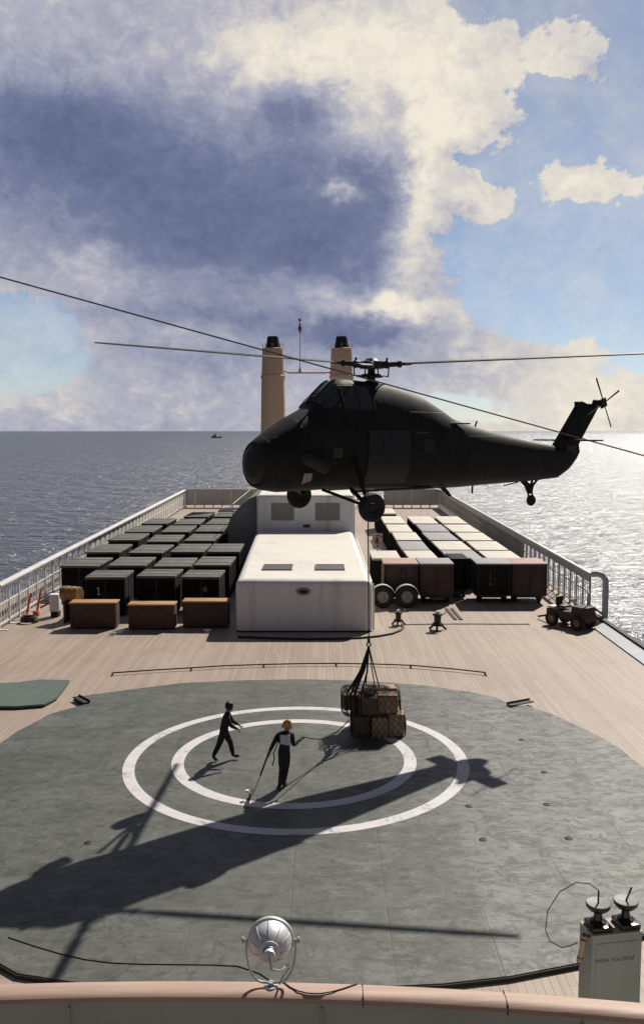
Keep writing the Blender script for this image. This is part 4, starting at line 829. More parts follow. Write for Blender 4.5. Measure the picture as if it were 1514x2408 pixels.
# rotor head, at rest
RZ = 11.67 - HZ
rh = MB(); rh.rings([((0, 0, 11.05 - HZ), 0.26), ((0, 0, 11.2 - HZ), 0.2), ((0, 0, 11.22 - HZ), 0.12), ((0, 0, RZ - 0.12), 0.11), ((0, 0, RZ - 0.10), 0.36), ((0, 0, RZ + 0.10), 0.38), ((0, 0, RZ + 0.13), 0.22), ((0, 0, RZ + 0.2), 0.15)], 20)
rh = rh.build('rotor_head', 'heli2', heli)
q = MB(); q.lathe([(0.12, 11.3 - HZ), (0.34, 11.3 - HZ), (0.36, 11.35 - HZ), (0.3, 11.4 - HZ), (0.12, 11.42 - HZ)], seg=24); q.build('swashplate', 'heli2', rh)
inv = Matrix.Rotation(-HA, 3, 'Z')
for wd, rise, yawoff in (((-1, 0.085), 0.74, 0), ((1, -0.085), 0.30, 0), ((-0.085, -1), -0.60, 0), ((0.085, 1), 0.64, 0)):
    d_ = inv @ Vector((wd[0], wd[1], 0)); d_ = Vector((d_.x, d_.y, rise / 8.5)); side_v = Vector((-d_.y, d_.x, 0)).normalized(); side_v = (side_v + Vector((0, 0, -0.07))).normalized()
    c0 = Vector((0, 0, RZ))
    q = MB(); q.rings([(c0 + d_ * 0.3, 0.09), (c0 + d_ * 0.5, 0.13), (c0 + d_ * 0.56, 0.08), (c0 + d_ * 0.78, 0.075), (c0 + d_ * 0.8, 0.11), (c0 + d_ * 0.9, 0.10), (c0 + d_ * 0.92, 0.05), (c0 + d_ * 1.2, 0.045)], 12)
    q.tube([c0 + d_ * 0.55 + side_v * 0.02, c0 + d_ * 0.52 + side_v * 0.2, c0 + d_ * 0.5 + side_v * 0.22 + Vector((0, 0, -0.34)), Vector((d_.x * 0.33, d_.y * 0.33, 11.36 - HZ))], 0.025, 6)
    q.tube([c0 + d_ * 0.45, c0 + d_ * 0.47 + Vector((0, 0, 0.2))], 0.035, 6)
    q.build('blade_sleeve', 'heli2', rh)
    secs = []
    for r_, ch, droop in ((1.0, 0.13, 0), (1.25, 0.22, 0), (3.5, 0.22, 0.0), (6.0, 0.21, 0.0), (8.2, 0.19, 0.0), (8.5, 0.15, 0.0)):
        c = c0 + d_ * r_; prof = [(-0.5, 0), (-0.25, 0.10), (0.1, 0.085), (0.5, 0.01), (0.1, -0.04), (-0.25, -0.055)]
        secs.append([c + side_v * (ch * a_) + Vector((0, 0, ch * b_ * 1.9)) for a_, b_ in prof])
    q = MB(); q.loft(secs); q.build('rotor_blade', 'blade', rh, angle=60)

# ------------------------------------------------------------------ sling load
hook = Vector((HX, HY, 7.90)) + Vector((-math.cos(PSI) * 0.11, -math.sin(PSI) * 0.11, 0))
ringp = Vector((1.47, 27.75, 2.95))
sl = thing('sling_wire', 'thin dark wire hanging from the helicopter belly to the cargo net', 'wire', ringp)
q = MB(); q.tube([hook - ringp, Vector((0, 0, 0.12))], 0.022, 6); q.build('wire', 'net', sl)
q = MB(); q.lathe([(0.06 + 0.022 * math.cos(a_ * math.pi / 4), 0.022 * math.sin(a_ * math.pi / 4)) for a_ in range(9)], Matrix.Translation((0, 0, 0.05)) @ Matrix.Rotation(R(90), 4, 'X'), 18); q.box((0, 0, 0.17), (0.09, 0.07, 0.16), bevel=0.02); q.build('hook', 'rust', sl)
cart = [  # x, y(front), z0, w, d, h, rot, mat, label
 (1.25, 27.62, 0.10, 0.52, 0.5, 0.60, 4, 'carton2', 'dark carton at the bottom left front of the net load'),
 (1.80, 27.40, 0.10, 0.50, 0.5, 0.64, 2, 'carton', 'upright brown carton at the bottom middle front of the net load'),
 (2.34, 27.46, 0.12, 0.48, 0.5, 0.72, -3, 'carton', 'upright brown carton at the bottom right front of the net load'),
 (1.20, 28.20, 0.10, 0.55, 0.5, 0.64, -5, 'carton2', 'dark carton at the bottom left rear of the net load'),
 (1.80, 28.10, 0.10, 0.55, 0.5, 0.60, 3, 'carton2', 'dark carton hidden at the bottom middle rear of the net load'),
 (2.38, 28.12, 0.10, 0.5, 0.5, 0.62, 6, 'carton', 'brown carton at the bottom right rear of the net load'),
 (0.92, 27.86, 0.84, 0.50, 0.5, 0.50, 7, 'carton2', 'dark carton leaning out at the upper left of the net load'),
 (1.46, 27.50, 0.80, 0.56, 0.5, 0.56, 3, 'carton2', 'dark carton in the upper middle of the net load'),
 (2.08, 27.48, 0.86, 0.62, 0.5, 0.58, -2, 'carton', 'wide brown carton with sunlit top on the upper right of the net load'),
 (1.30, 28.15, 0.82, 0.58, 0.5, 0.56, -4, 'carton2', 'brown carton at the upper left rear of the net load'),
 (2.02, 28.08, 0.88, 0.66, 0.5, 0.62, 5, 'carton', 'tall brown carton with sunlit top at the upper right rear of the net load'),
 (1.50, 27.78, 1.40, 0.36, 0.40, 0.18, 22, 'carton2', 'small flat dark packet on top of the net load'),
]
for x, y, z0, w, d_, h_, rt, m_, lab in cart:
    t = thing('carton', lab, 'carton', (x, y + d_ / 2, z0), R(rt + random.uniform(-2, 2)), group='cartons in the sling load'); t.rotation_euler.y = R(random.uniform(-2.5, 2.5))
    q = MB(); q.box((0, 0, h_ / 2), (w - 0.01, d_ - 0.01, h_ - 0.01), bevel=0.018); q.build('box', m_, t)
    q = MB(); q.box((0, 0, h_ / 2), (0.06, d_ + 0.004, h_ + 0.004), bevel=0.003); q.build('tape', 'tape' if m_ == 'carton' else 'carton2', t)
cn = thing('cargo_net', 'dark rope cargo net wrapped round the slung cartons and gathered upward', 'net', (1.7, 27.9, 0.05))
q = MB(); c0 = Vector((1.7, 27.9, 0.05))
def sst(v, a, b):
    t_ = max(0.0, min(1.0, (v - a) / (b - a))); return t_ * t_ * (3 - 2 * t_)
def hullpt(u, v):   # u 0..1 round, v 0..1 up the sides, then over the top of the cartons
    a = 2 * math.pi * u; ca, sa = math.cos(a), math.sin(a); n = 7
    k = (abs(ca) ** n + abs(sa) ** n) ** (-1 / n); side = min(v, 0.82) / 0.82
    lx, rx = -0.73 - 0.34 * sst(side, 0.42, 0.58), 0.93 - 0.17 * sst(side, 0.42, 0.6)
    fy_, by_ = -0.53 - 0.03 * math.sin(side * 9 + u * 25), 0.74
    x = (rx if ca > 0 else -lx) * ca * k; y = (by_ if sa > 0 else -fy_) * sa * k
    x += 0.02 * math.sin(u * 40 + v * 7); z = 1.38 * side
    if v > 0.82:
        t_ = (v - 0.82) / 0.18; x = x * (1 - t_) + (-0.45) * t_ + 0.25 * x * t_; y = y * (1 - t_) + 0.25 * y * t_; z = 1.38 + 0.16 * t_
    return Vector((x, y, z))
NU, NV = 34, 13
def strand(pts, r): q.tube(pts, r, 5)
for i in range(NU):
    strand([hullpt((i + 0.5 * (j % 2) * 0 + j * 0.5) / NU, j / NV) * 1.01 for j in range(NV + 1)], 0.007)
    strand([hullpt((i - j * 0.5) / NU, j / NV) * 1.01 for j in range(NV + 1)], 0.007)
for v in (0.0, 0.82): strand([hullpt(k / 60, v) * 1.01 for k in range(61)], 0.013)
q.box((0, 0, 0.02), (1.75, 1.2, 0.035), bevel=0.01)
q.build('mesh', 'net', cn)
q = MB(); rg = ringp - c0
tops = [(-0.92, -0.25, 1.40, .030), (-0.80, -0.45, 1.44, .035), (-0.62, -0.1, 1.47, .03), (-0.48, -0.5, 1.46, .032), (-0.72, 0.3, 1.45, .03), (-0.3, 0.1, 1.62, .02), (-0.02, -0.3, 1.50, .02), (0.12, 0.2, 1.52, .022), (-0.55, 0.5, 1.45, .026), (-0.68, -0.28, 1.46, .03)]
for x, y, z, r_ in tops:
    a = Vector((x, y, z)); mid = a * 0.5 + rg * 0.5 + Vector((0.07 if x < -0.4 else 0.0, 0, -0.05))
    q.tube([rg, rg * 0.78 + mid * 0.22, mid, mid * 0.4 + a * 0.6, a], r_, 6)
    q.tube([a, a + Vector((0.0, -0.02, -0.25)), a + Vector((0.04 * (1 if x < 0 else -1), -0.04, -0.7))], r_ * 0.8, 6)
q.build('gathered_rope', 'net', cn)

# ------------------------------------------------------------------ people
def skin_mesh(name, nodes, edges, root):
    me = bpy.data.meshes.new(name); keys = list(nodes); idx = {k: i for i, k in enumerate(keys)}
    me.from_pydata([nodes[k][0] for k in keys], [(idx[a], idx[b]) for a, b in edges], [])
    o = bpy.data.objects.new(name, me); col.objects.link(o)
    md = o.modifiers.new('s', 'SKIN'); md.use_smooth_shade = True
    ss_ = o.modifiers.new('d', 'SUBSURF'); ss_.levels = 2; ss_.render_levels = 2
    for k in keys:
        sv = me.skin_vertices[0].data[idx[k]]; r = nodes[k][1]
        sv.radius = r if isinstance(r, tuple) else (r, r); sv.use_root = (k == root)
    dg = bpy.context.evaluated_depsgraph_get(); ev = o.evaluated_get(dg); out = bpy.data.meshes.new_from_object(ev)
    bpy.data.objects.remove(o); return out
def person(label, loc, rz, J, suit, hand_mat, helmet=None, boots='boot'):
    t = thing('person', label, 'person', loc, rz, None)
    N = {}; Ed = []
    def add(k, p, r, to=None):
        N[k] = (Vector(p), r)
        if to: Ed.append((to, k))
    add('pelvis', J['pelvis'], (0.165, 0.135)); add('waist', J['waist'], (0.155, 0.125), 'pelvis'); add('chest', J['chest'], (0.185, 0.14), 'waist'); add('upper', J['upper'], (0.155, 0.115), 'chest')
    add('neck', J['neck'], 0.058, 'upper'); add('skull0', Vector(J['head']) * 0.55 + Vector(J['neck']) * 0.45, 0.072, 'neck'); add('skull1', J['head'], (0.082, 0.098), 'skull0'); add('skull2', Vector(J['head']) + (Vector(J['head']) - Vector(J['neck'])).normalized() * 0.07, 0.07, 'skull1')
    f = Vector(J['face']).normalized()
    add('nose', Vector(J['head']) + f * 0.112 + Vector((0, 0, -0.025)), 0.014, 'skull1'); add('chin', Vector(J['head']) + f * 0.065 + Vector((0, 0, -0.105)), 0.035, 'skull0')
    for sd in ('L', 'R'):
        add('sh' + sd, J['sh' + sd], 0.085, 'upper'); add('el' + sd, J['el' + sd], 0.062, 'sh' + sd); add('fa' + sd, Vector(J['el' + sd]) * 0.6 + Vector(J['wr' + sd]) * 0.4, 0.058, 'el' + sd); add('wr' + sd, J['wr' + sd], 0.038, 'fa' + sd)
        hd = (Vector(J['wr' + sd]) - Vector(J['el' + sd])).normalized()
        add('pa' + sd, Vector(J['wr' + sd]) + hd * 0.075, (0.042, 0.022), 'wr' + sd)
        add('hp' + sd, J['hp' + sd], 0.115, 'pelvis'); add('th' + sd, Vector(J['hp' + sd]) * 0.5 + Vector(J['kn' + sd]) * 0.5, 0.105, 'hp' + sd); add('kn' + sd, J['kn' + sd], 0.082, 'th' + sd); add('ca' + sd, Vector(J['kn' + sd]) * 0.62 + Vector(J['an' + sd]) * 0.38, 0.08, 'kn' + sd)
        add('an' + sd, J['an' + sd], 0.062, 'ca' + sd); td = (Vector(J['to' + sd]) - Vector(J['an' + sd])); add('ba' + sd, Vector(J['an' + sd]) + td * 0.6 + Vector((0, 0, -0.02)), 0.055, 'an' + sd); add('to' + sd, J['to' + sd], 0.045, 'ba' + sd)
    me = skin_mesh('body', N, Ed, 'pelvis'); bm = bmesh.new(); bm.from_mesh(me); nb = len(bm.faces)
    headc = Vector(J['head'])
    for fc in bm.faces:
        c = fc.calc_center_median(); fc.material_index = 0
        if (c - headc).length < 0.2 and c.z > J['neck'][2] + 0.01: fc.material_index = 1
        for sd in ('L', 'R'):
            wr, el = Vector(J['wr' + sd]), Vector(J['el' + sd]); hd = (wr - el).normalized()
            if (c - wr).dot(hd) > 0.0 and (c - wr).length < 0.18: fc.material_index = 2
            an = Vector(J['an' + sd])
            if c.z < an.z + 0.10 and (c - an).length < 0.32: fc.material_index = 3
    # five fingers per hand, bent at the knuckle
    for sd in ('L', 'R'):
        wr, el = Vector(J['wr' + sd]), Vector(J['el' + sd]); hd = (wr - el).normalized(); pa = wr + hd * 0.10
        side_v = hd.cross(Vector((0, 0, 1))); side_v = side_v.normalized() if side_v.length > 0.1 else Vector((1, 0, 0)); dn = hd.cross(side_v).normalized()
        if dn.z > 0: dn = -dn
        for i in range(4):
            b0 = pa + side_v * (0.024 * (i - 1.5)) - hd * 0.01; L = (0.075, 0.086, 0.082, 0.064)[i]
            nd = {'a': (b0, 0.010), 'b': (b0 + hd * L * 0.45 + dn * 0.012, 0.0095), 'c': (b0 + hd * L * 0.62 + dn * 0.04, 0.009), 'd': (b0 + hd * L * 0.45 + dn * 0.065, 0.008)}
            fm = skin_mesh('finger', nd, [('a', 'b'), ('b', 'c'), ('c', 'd')], 'a'); k0 = len(bm.faces); bm.from_mesh(fm); bm.faces.ensure_lookup_table()
            for k in range(k0, len(bm.faces)): bm.faces[k].material_index = 2
        b0 = wr + hd * 0.045 + side_v * 0.035
        nd = {'a': (b0, 0.012), 'b': (b0 + side_v * 0.025 + hd * 0.035 + dn * 0.02, 0.011), 'c': (b0 + side_v * 0.012 + hd * 0.062 + dn * 0.045, 0.009)}
        fm = skin_mesh('thumb', nd, [('a', 'b'), ('b', 'c')], 'a'); k0 = len(bm.faces); bm.from_mesh(fm); bm.faces.ensure_lookup_table()
        for k in range(k0, len(bm.faces)): bm.faces[k].material_index = 2
    rt = f.cross(Vector((0, 0, 1))).normalized()
    for sx in (-1, 1):   # eyes and ears
        r_ = bmesh.ops.create_icosphere(bm, subdivisions=1, radius=0.013, matrix=Matrix.Translation(headc + f * 0.092 + rt * sx * 0.034 + Vector((0, 0, 0.012))))
        for v in r_['verts']:
            for fc in v.link_faces: fc.material_index = 3
        r_ = bmesh.ops.create_icosphere(bm, subdivisions=2, radius=0.03, matrix=Matrix.Translation(headc + rt * sx * 0.09 + Vector((0, 0, -0.01))) @ Matrix.Diagonal((0.5, 0.5, 1, 1)))
        for v in r_['verts']:
            for fc in v.link_faces: fc.material_index = 1
    out = bpy.data.meshes.new('body'); bm.to_mesh(out); bm.free()
    for k in (suit, 'skin', hand_mat, boots): out.materials.append(M[k])
    out.polygons.foreach_set('use_smooth', [True] * len(out.polygons))
    o = bpy.data.objects.new('body', out); col.objects.link(o); o.parent = t
    Mh = Matrix.Translation(headc + Vector((0, 0, 0.015)) - f * 0.008)
    q = MB(); rot = f.to_track_quat('Y', 'Z').to_matrix().to_4x4()
    if helmet == 'orange':
        q.lathe([(0.0, 0.135), (0.06, 0.127), (0.10, 0.10), (0.125, 0.05), (0.13, 0.0), (0.128, -0.05), (0.118, -0.055), (0.115, 0.0)], Mh @ rot @ Matrix.Diagonal((0.92, 1.08, 1, 1)), 22); h_ = q.build('helmet', 'orange', t)
        for sx in (-1, 1):
            q = MB(); q.lathe([(0, 0.03), (0.045, 0.028), (0.05, 0.0)], Mh @ rot @ Matrix.Translation((sx * 0.115, -0.01, -0.05)) @ Matrix.Rotation(R(90 * sx), 4, 'Y'), 14); q.build('ear_cup', 'orange', h_)
    else:
        q.lathe([(0.0, 0.125), (0.06, 0.117), (0.10, 0.09), (0.118, 0.04), (0.122, 0.0), (0.118, -0.06), (0.10, -0.10), (0.095, -0.05)], Mh @ rot @ Matrix.Translation((0, -0.022, 0)) @ Matrix.Rotation(R(14), 4, 'X') @ Matrix.Diagonal((0.95, 1.02, 1, 1)), 22); h_ = q.build('hood', 'hair', t)
        for sx in (-1, 1):
            q = MB(); q.lathe([(0, 0.035), (0.05, 0.03), (0.055, 0.0)], Mh @ rot @ Matrix.Translation((sx * 0.11, -0.01, -0.045)) @ Matrix.Rotation(R(90 * sx), 4, 'Y'), 14); q.build('ear_cup', 'black', h_)
    return t
# man seen from behind, orange helmet, rope in the right hand
m2 = Vector((-1.10, 23.46, PZ + 0.004))
J2 = dict(pelvis=(0.09, 0, 0.93), waist=(0.10, 0.01, 1.10), chest=(0.11, 0.02, 1.30), upper=(0.12, 0.03, 1.44), neck=(0.145, 0.05, 1.55), head=(0.165, 0.08, 1.70), face=(0.45, 0.9, -0.1),
          shL=(-0.075, 0.02, 1.44), elL=(-0.22, 0.02, 1.18), wrL=(-0.315, 0.10, 0.96), shR=(0.30, 0.03, 1.44), elR=(0.335, -0.03, 1.17), wrR=(0.50, 0.16, 1.27),
          hpL=(0.01, 0, 0.90), knL=(0.02, 0.03, 0.50), anL=(-0.03, -0.02, 0.09), toL=(-0.07, 0.16, 0.035), hpR=(0.17, 0.01, 0.90), knR=(0.13, 0.08, 0.50), anR=(0.06, 0.04, 0.09), toR=(0.13, 0.21, 0.035))
p2 = person('person in dark overalls and orange helmet seen from behind, holding a rope to the load', m2, 0, J2, 'suit', 'glove', 'orange')
rows = []
for i in range(7):
    u = i / 6; z = 1.49 - 0.235 * u; rows.append([(-0.02 + 0.27 * v + 0.01 * u, 0.03 - 0.140 - 0.028 * math.sin(math.pi * v) - 0.012 * math.sin(math.pi * u), z - 0.05 * v * u) for v in [k / 6 for k in range(7)]])
q = MB(); q.grid(rows); f_ = q.bm.faces[:]; r_ = bmesh.ops.extrude_face_region(q.bm, geom=f_)
for v in r_['geom']:
    if isinstance(v, bmesh.types.BMVert): v.co.y += 0.06
q.build('back_patch', 'patch_white', p2)
q = MB(); q.tube([(-0.05, -0.1, 1.34), (-0.14, -0.12, 1.12), (-0.2, -0.1, 0.98), (-0.17, -0.12, 0.85), (-0.23, -0.12, 0.66)], 0.018, 6); q.build('dangling_strap', 'suit', p2)
# hooked earthing pole in his left hand
hL = m2 + Vector((-0.345, 0.13, 0.90)); lo = Vector((-1.80, 23.15, PZ + 0.02))
hp_ = thing('hook_pole', 'thin dark earthing pole held by the helmeted person, its tip near the ring', 'pole', lo)
q = MB(); up_ = hL + (hL - lo).normalized() * 0.12; md_ = lo + (hL - lo) * 0.42
q.rings([(up_ - lo, 0.028), (md_ - lo, 0.024), (md_ - lo + (lo - hL).normalized() * 0.02, 0.010), (Vector((0, 0, 0)), 0.008)], 8); q.build('shaft', 'black', hp_)
q = MB(); q.tube([(0, 0, 0.0), (-0.04, 0, -0.0), (-0.06, 0, 0.05), (-0.02, 0, 0.09)], 0.010, 6); q.build('hook', 'black', hp_)
# small white stand beside the ring
x, y = gnd(587, 1880, PZ); ws = thing('marker_stand', 'small white twin-headed stand inside the lower edge of the inner circle', 'stand', (x, y, PZ + 0.004))
q = MB(); q.cyl((0, 0, 0), (0, 0, 0.16), 0.02); q.lathe([(0, 0.015), (0.07, 0.012), (0.08, 0)], seg=14); q.build('stem', 'rust', ws)
for sx in (-1, 1):
    q = MB(); q.lathe([(0, 0.075), (0.05, 0.06), (0.06, 0.02), (0.035, -0.02), (0, -0.025)], Matrix.Translation((sx * 0.065, 0, 0.19)), 14); q.build('head', 'rail_white', ws)
# rope from the right hand to the load
hR = m2 + Vector((0.58, 0.25, 1.32)); le = Vector((0.86, 27.6, 0.62))
q = MB(); pts = [hR + (le - hR) * (k / 14) + Vector((0, 0, -0.28 * math.sin(math.pi * k / 14))) for k in range(15)]
q.tube([hR + Vector((-0.06, -0.08, -0.1)), hR + Vector((-0.03, -0.04, -0.02))] + pts, 0.016, 6)
tag(q.build('tag_line', 'net'), 'dark rope running from the helmeted person to the slung cartons', 'rope')
# man walking to the right
m1 = Vector((-3.13, 25.5, PZ + 0.004))
J1 = dict(pelvis=(0.27, 0.0, 0.86), waist=(0.29, 0, 1.02), chest=(0.34, 0.0, 1.22), upper=(0.37, 0.0, 1.36), neck=(0.40, 0, 1.46), head=(0.46, -0.01, 1.61), face=(0.9, -0.3, -0.25),
          shL=(0.37, 0.17, 1.35), elL=(0.50, 0.22, 1.10), wrL=(0.68, 0.15, 1.02), shR=(0.37, -0.18, 1.35), elR=(0.50, -0.22, 1.10), wrR=(0.66, -0.17, 1.00),
          hpL=(0.28, 0.09, 0.83), knL=(0.45, 0.10, 0.50), anL=(0.53, 0.08, 0.11), toL=(0.72, 0.06, 0.12), hpR=(0.26, -0.09, 0.83), knR=(0.12, -0.09, 0.46), anR=(-0.04, -0.10, 0.14), toR=(0.10, -0.12, 0.04))
p1 = person('person in black overalls and hood striding right across the inner circle', m1, 0, J1, 'suit2', 'skin', 'hood')

# ------------------------------------------------------------------ foreground: bulwark, lamp, cabinet, cables, stay wire
def railY(x): return 8.80 - (x + 1.5) ** 2 / 62.0
bw = thing('bulwark', 'curved grey-green bulwark with a broad tan cap rail along the bottom', 'bulwark', (0, 0, 0))
xs = lin(-6.5, 6.5, 60); secs = []; RT = 3.965
prof = [(0.10, 0.0), (0.115, -0.02), (0.12, -0.06), (0.09, -0.105), (-0.055, -0.112), (-0.115, -0.062), (-0.12, -0.022), (-0.095, 0.0), (-0.04, 0.012), (0.04, 0.012)]
for x in xs:
    Y = railY(x); secs.append([(x, Y + a * 1.05, RT + b) for a, b in prof])
q = MB(); q.loft(secs); q.build('cap_rail', 'teak_rail', bw)
q = MB(); q.loft([[(x, railY(x) + a, z) for a, z in ((-0.03, RT - 0.097), (0.0, RT - 0.097), (0.0, 0.01), (-0.03, 0.01))] for x in xs]); q.build('plating', 'bulwark', bw)
q = MB()
for x in (-5.2, -2.6, 0.0, 2.6, 5.2): q.box((x, railY(x) - 0.045, 1.9), (0.02, 0.03, 3.8))
q.build('seam_strip', 'bulwark', bw)
for x in (0.42, 1.86, -3.9):
    q = MB(); q.box((x, railY(x), RT - 0.04), (0.008, 0.255, 0.112)); q.build('scarf_joint', 'rust', bw)
# floodlight on the rail
lx = -0.525; fl = thing('floodlight', 'round polished floodlight on a U bracket standing on the tan rail', 'floodlight', (lx, railY(lx), RT + 0.012))
LC = Vector((0, 0.02, 0.50)); Ml = Matrix.Translation(LC) @ Matrix.Rotation(R(-90 - 4), 4, 'X')   # local +z points away from the viewer
q = MB(); q.lathe([(0.085, -0.225), (0.14, -0.19), (0.185, -0.13), (0.212, -0.06), (0.222, 0.0), (0.216, 0.0), (0.205, -0.06), (0.178, -0.125), (0.133, -0.18), (0.08, -0.21)], Ml, 48); bowl = q.build('reflector_bowl', 'alu', fl)
q = MB()
for k in range(10):
    a = 2 * math.pi * k / 10 + 0.2
    pts = [Ml @ Vector(((r + 0.002) * math.cos(a), (r + 0.002) * math.sin(a), z)) for r, z in ((0.085, -0.225), (0.14, -0.19), (0.185, -0.13), (0.212, -0.06), (0.222, 0.0))]
    q.tube(pts, 0.0045, 5)
q.build('rib', 'alu_dull', bowl)
q = MB(); q.lathe([(0.218, -0.012), (0.236, -0.012), (0.242, 0.0), (0.236, 0.03), (0.218, 0.035)], Ml, 48); q.build('rim', 'alu', fl)
q = MB(); q.lathe([(0.0, 0.028), (0.12, 0.03), (0.217, 0.018)], Ml, 36); q.build('front_glass', 'glass', fl)
q = MB(); q.lathe([(0.10, -0.215), (0.104, -0.235), (0.07, -0.245), (0.06, -0.30), (0.064, -0.305), (0.058, -0.33), (0.03, -0.345), (0.0, -0.348)], Ml, 28); q.build('lamp_neck', 'alu', fl)
q = MB(); q.lathe([(0.061, -0.262), (0.067, -0.265), (0.067, -0.285), (0.061, -0.288)], Ml, 28); q.build('clamp_band', 'black', fl)
q = MB(); pts = []
for k in range(33):
    a = math.pi * k / 32; ca = math.cos(a); sa = math.sin(a)
    pts.append((0.255 * math.copysign(abs(ca) ** 0.55, ca), 0.02, 0.50 - 0.46 * sa ** 0.9))
q.tube(pts, 0.014, 8); q.build('yoke', 'alu_dull', fl)
for sx in (-1, 1):
    q = MB(); q.cyl((sx * 0.232, 0.02, 0.5), (sx * 0.30, 0.02, 0.5), 0.014); q.rings([((sx * 0.275, 0.02, 0.5), 0.034), ((sx * 0.295, 0.02, 0.5), 0.034)], 10); q.build('pivot_knob', 'alu_dull', fl)
q = MB(); q.cyl((0, 0.02, 0.0), (0, 0.02, 0.05), 0.03); q.lathe([(0, 0.016), (0.07, 0.012), (0.075, 0.0)], Matrix.Translation((0, 0.02, 0)), 18); q.build('foot', 'alu_dull', fl)
q = MB(); q.tube([Ml @ Vector((0, 0, -0.345)), Vector((0.03, -0.36, 0.42)), Vector((0.10, -0.25, 0.34)), Vector((0.18, -0.1, 0.30)), Vector((0.20, -0.03, 0.24)), Vector((0.13, 0.0, 0.13)), Vector((0.09, 0.01, 0.03))], 0.011, 8); q.build('lead', 'alu_dull', fl)
# cable lying over the rail
q = MB(); pts = []
for x, dy, dz in [(-0.42, 0.11, 0.0), (-0.38, 0.06, 0.02), (-0.33, 0.0, 0.02), (-0.25, -0.06, 0.02), (-0.14, -0.09, 0.015), (-0.02, -0.09, 0.015), (0.10, -0.06, 0.02), (0.22, 0.0, 0.02), (0.30, 0.05, 0.02), (0.36, 0.10, 0.01), (0.38, 0.13, -0.05), (0.38, 0.135, -0.4)]:
    pts.append((x, railY(x) + dy, RT + dz))
q.tube(pts, 0.007, 6); tag(q.build('lamp_cable', 'rust'), 'thin cable draped over the tan rail right of the floodlight', 'cable')
q = MB(); q.tube([g3(*p, PZ, 0.009) for p in [(20, 2205), (80, 2225), (140, 2243), (200, 2257), (260, 2265), (330, 2268), (420, 2269), (500, 2270), (560, 2273), (610, 2290), (640, 2310)]], 0.009, 6)
tag(q.build('deck_cable', 'net'), 'thin dark cable snaking over the landing pad at bottom left', 'cable')
# high voltage cabinet
hv = thing('high_voltage_cabinet', 'grey steel cabinet lettered HIGH VOLTAGE with two black insulators on top', 'cabinet', (0, 0, 0))
CY = 13.0
def at(px, py, Y):
    r = ray(px, py); t_ = Y / r.y; return Vector((r.x * t_, r.y * t_, r.z * t_ + HC))
pL = at(1392, 2203, CY); pR = at(1509, 2192, CY + 0.14)
hw = (pR - pL).length; zt = pL.z
hv.location = (pL.x, pL.y, 0); hv.rotation_euler.z = math.atan2(pR.y - pL.y, pR.x - pL.x)
DP = 0.42
q = MB(); q.box((hw / 2, DP / 2, zt / 2), (hw, DP, zt - 0.02), bevel=0.012); q.build('body', 'cabinet', hv)
q = MB(); q.box((hw / 2, DP / 2, zt + 0.002), (hw + 0.02, DP + 0.02, 0.024), bevel=0.005); q.build('top_plate', 'cab_top', hv)
q = MB(); q.box((hw / 2, -0.006, zt * 0.5), (hw - 0.12, 0.012, zt - 0.25), bevel=0.004); q.build('door', 'cabinet', hv)
cu = bpy.data.curves.new('lettering', 'FONT'); cu.body = 'HIGH VOLTAGE'; cu.align_x = 'CENTER'; cu.align_y = 'CENTER'; cu.size = 0.082; cu.extrude = 0.002; cu.space_character = 1.12; cu.offset = -0.0008
to = bpy.data.objects.new('lettering_tmp', cu); col.objects.link(to)
dg = bpy.context.evaluated_depsgraph_get(); lm = bpy.data.meshes.new_from_object(to.evaluated_get(dg)); bpy.data.objects.remove(to)
lm.materials.clear(); lm.materials.append(M['letter_red'])
lo_ = bpy.data.objects.new('lettering', lm); col.objects.link(lo_); lo_.parent = hv; lo_.rotation_euler = (R(90), 0, 0); lo_.location = (hw * 0.46, -0.0155, zt - 0.395)
for x in (0.20, 0.66):
    q = MB(); q.box((x, DP * 0.5, zt + 0.05), (0.32, 0.34, 0.09), bevel=0.02)
    q.lathe([(0.12, 0.06), (0.125, 0.12), (0.07, 0.14), (0.062, 0.19), (0.06, 0.25), (0.075, 0.265), (0.15, 0.30), (0.185, 0.345), (0.19, 0.385), (0.185, 0.392)], Matrix.Translation((x, DP * 0.55, zt)), 28); ins = q.build('insulator', 'porcelain', hv)
    q = MB(); q.lathe([(0.188, 0.388), (0.178, 0.402), (0.12, 0.398), (0.04, 0.392), (0.0, 0.39)], Matrix.Translation((x, DP * 0.55, zt)), 28); q.build('insulator_dish', 'glaze_grey', ins)
    q = MB(); tilt = 0.0 if x < 0.4 else 0.09; q.cyl((x, DP * 0.55, zt + 0.38), (x + tilt, DP * 0.55, zt + 0.60), 0.014); q.build('terminal', 'black', ins)
q = MB(); q.tube([(0.20, DP * 0.55, zt + 0.6), (0.08, 0.3, zt + 0.68), (-0.15, 0.3, zt + 0.72), (-0.42, 0.28, zt + 0.60), (-0.62, 0.25, zt + 0.33), (-0.66, 0.22, zt + 0.05), (-0.6, 0.2, zt - 0.12), (-0.42, 0.15, zt - 0.22), (-0.28, 0.1, zt - 0.16), (-0.2, 0.08, zt - 0.12)], 0.008, 6); q.build('wire_loop', 'net', hv)
q = MB(); q.rings([((-0.10, 0.06, zt + 0.02), 0.03), ((-0.105, 0.06, zt - 0.02), 0.045), ((-0.115, 0.05, zt - 0.07), 0.045), ((-0.12, 0.05, zt - 0.07), 0.038), ((-0.17, 0.04, zt - 0.33), 0.038), ((-0.172, 0.04, zt - 0.335), 0.045), ((-0.185, 0.04, zt - 0.40), 0.045), ((-0.19, 0.04, zt - 0.42), 0.02)], 14); fz = q.build('fuse_tube', 'fuse', hv)
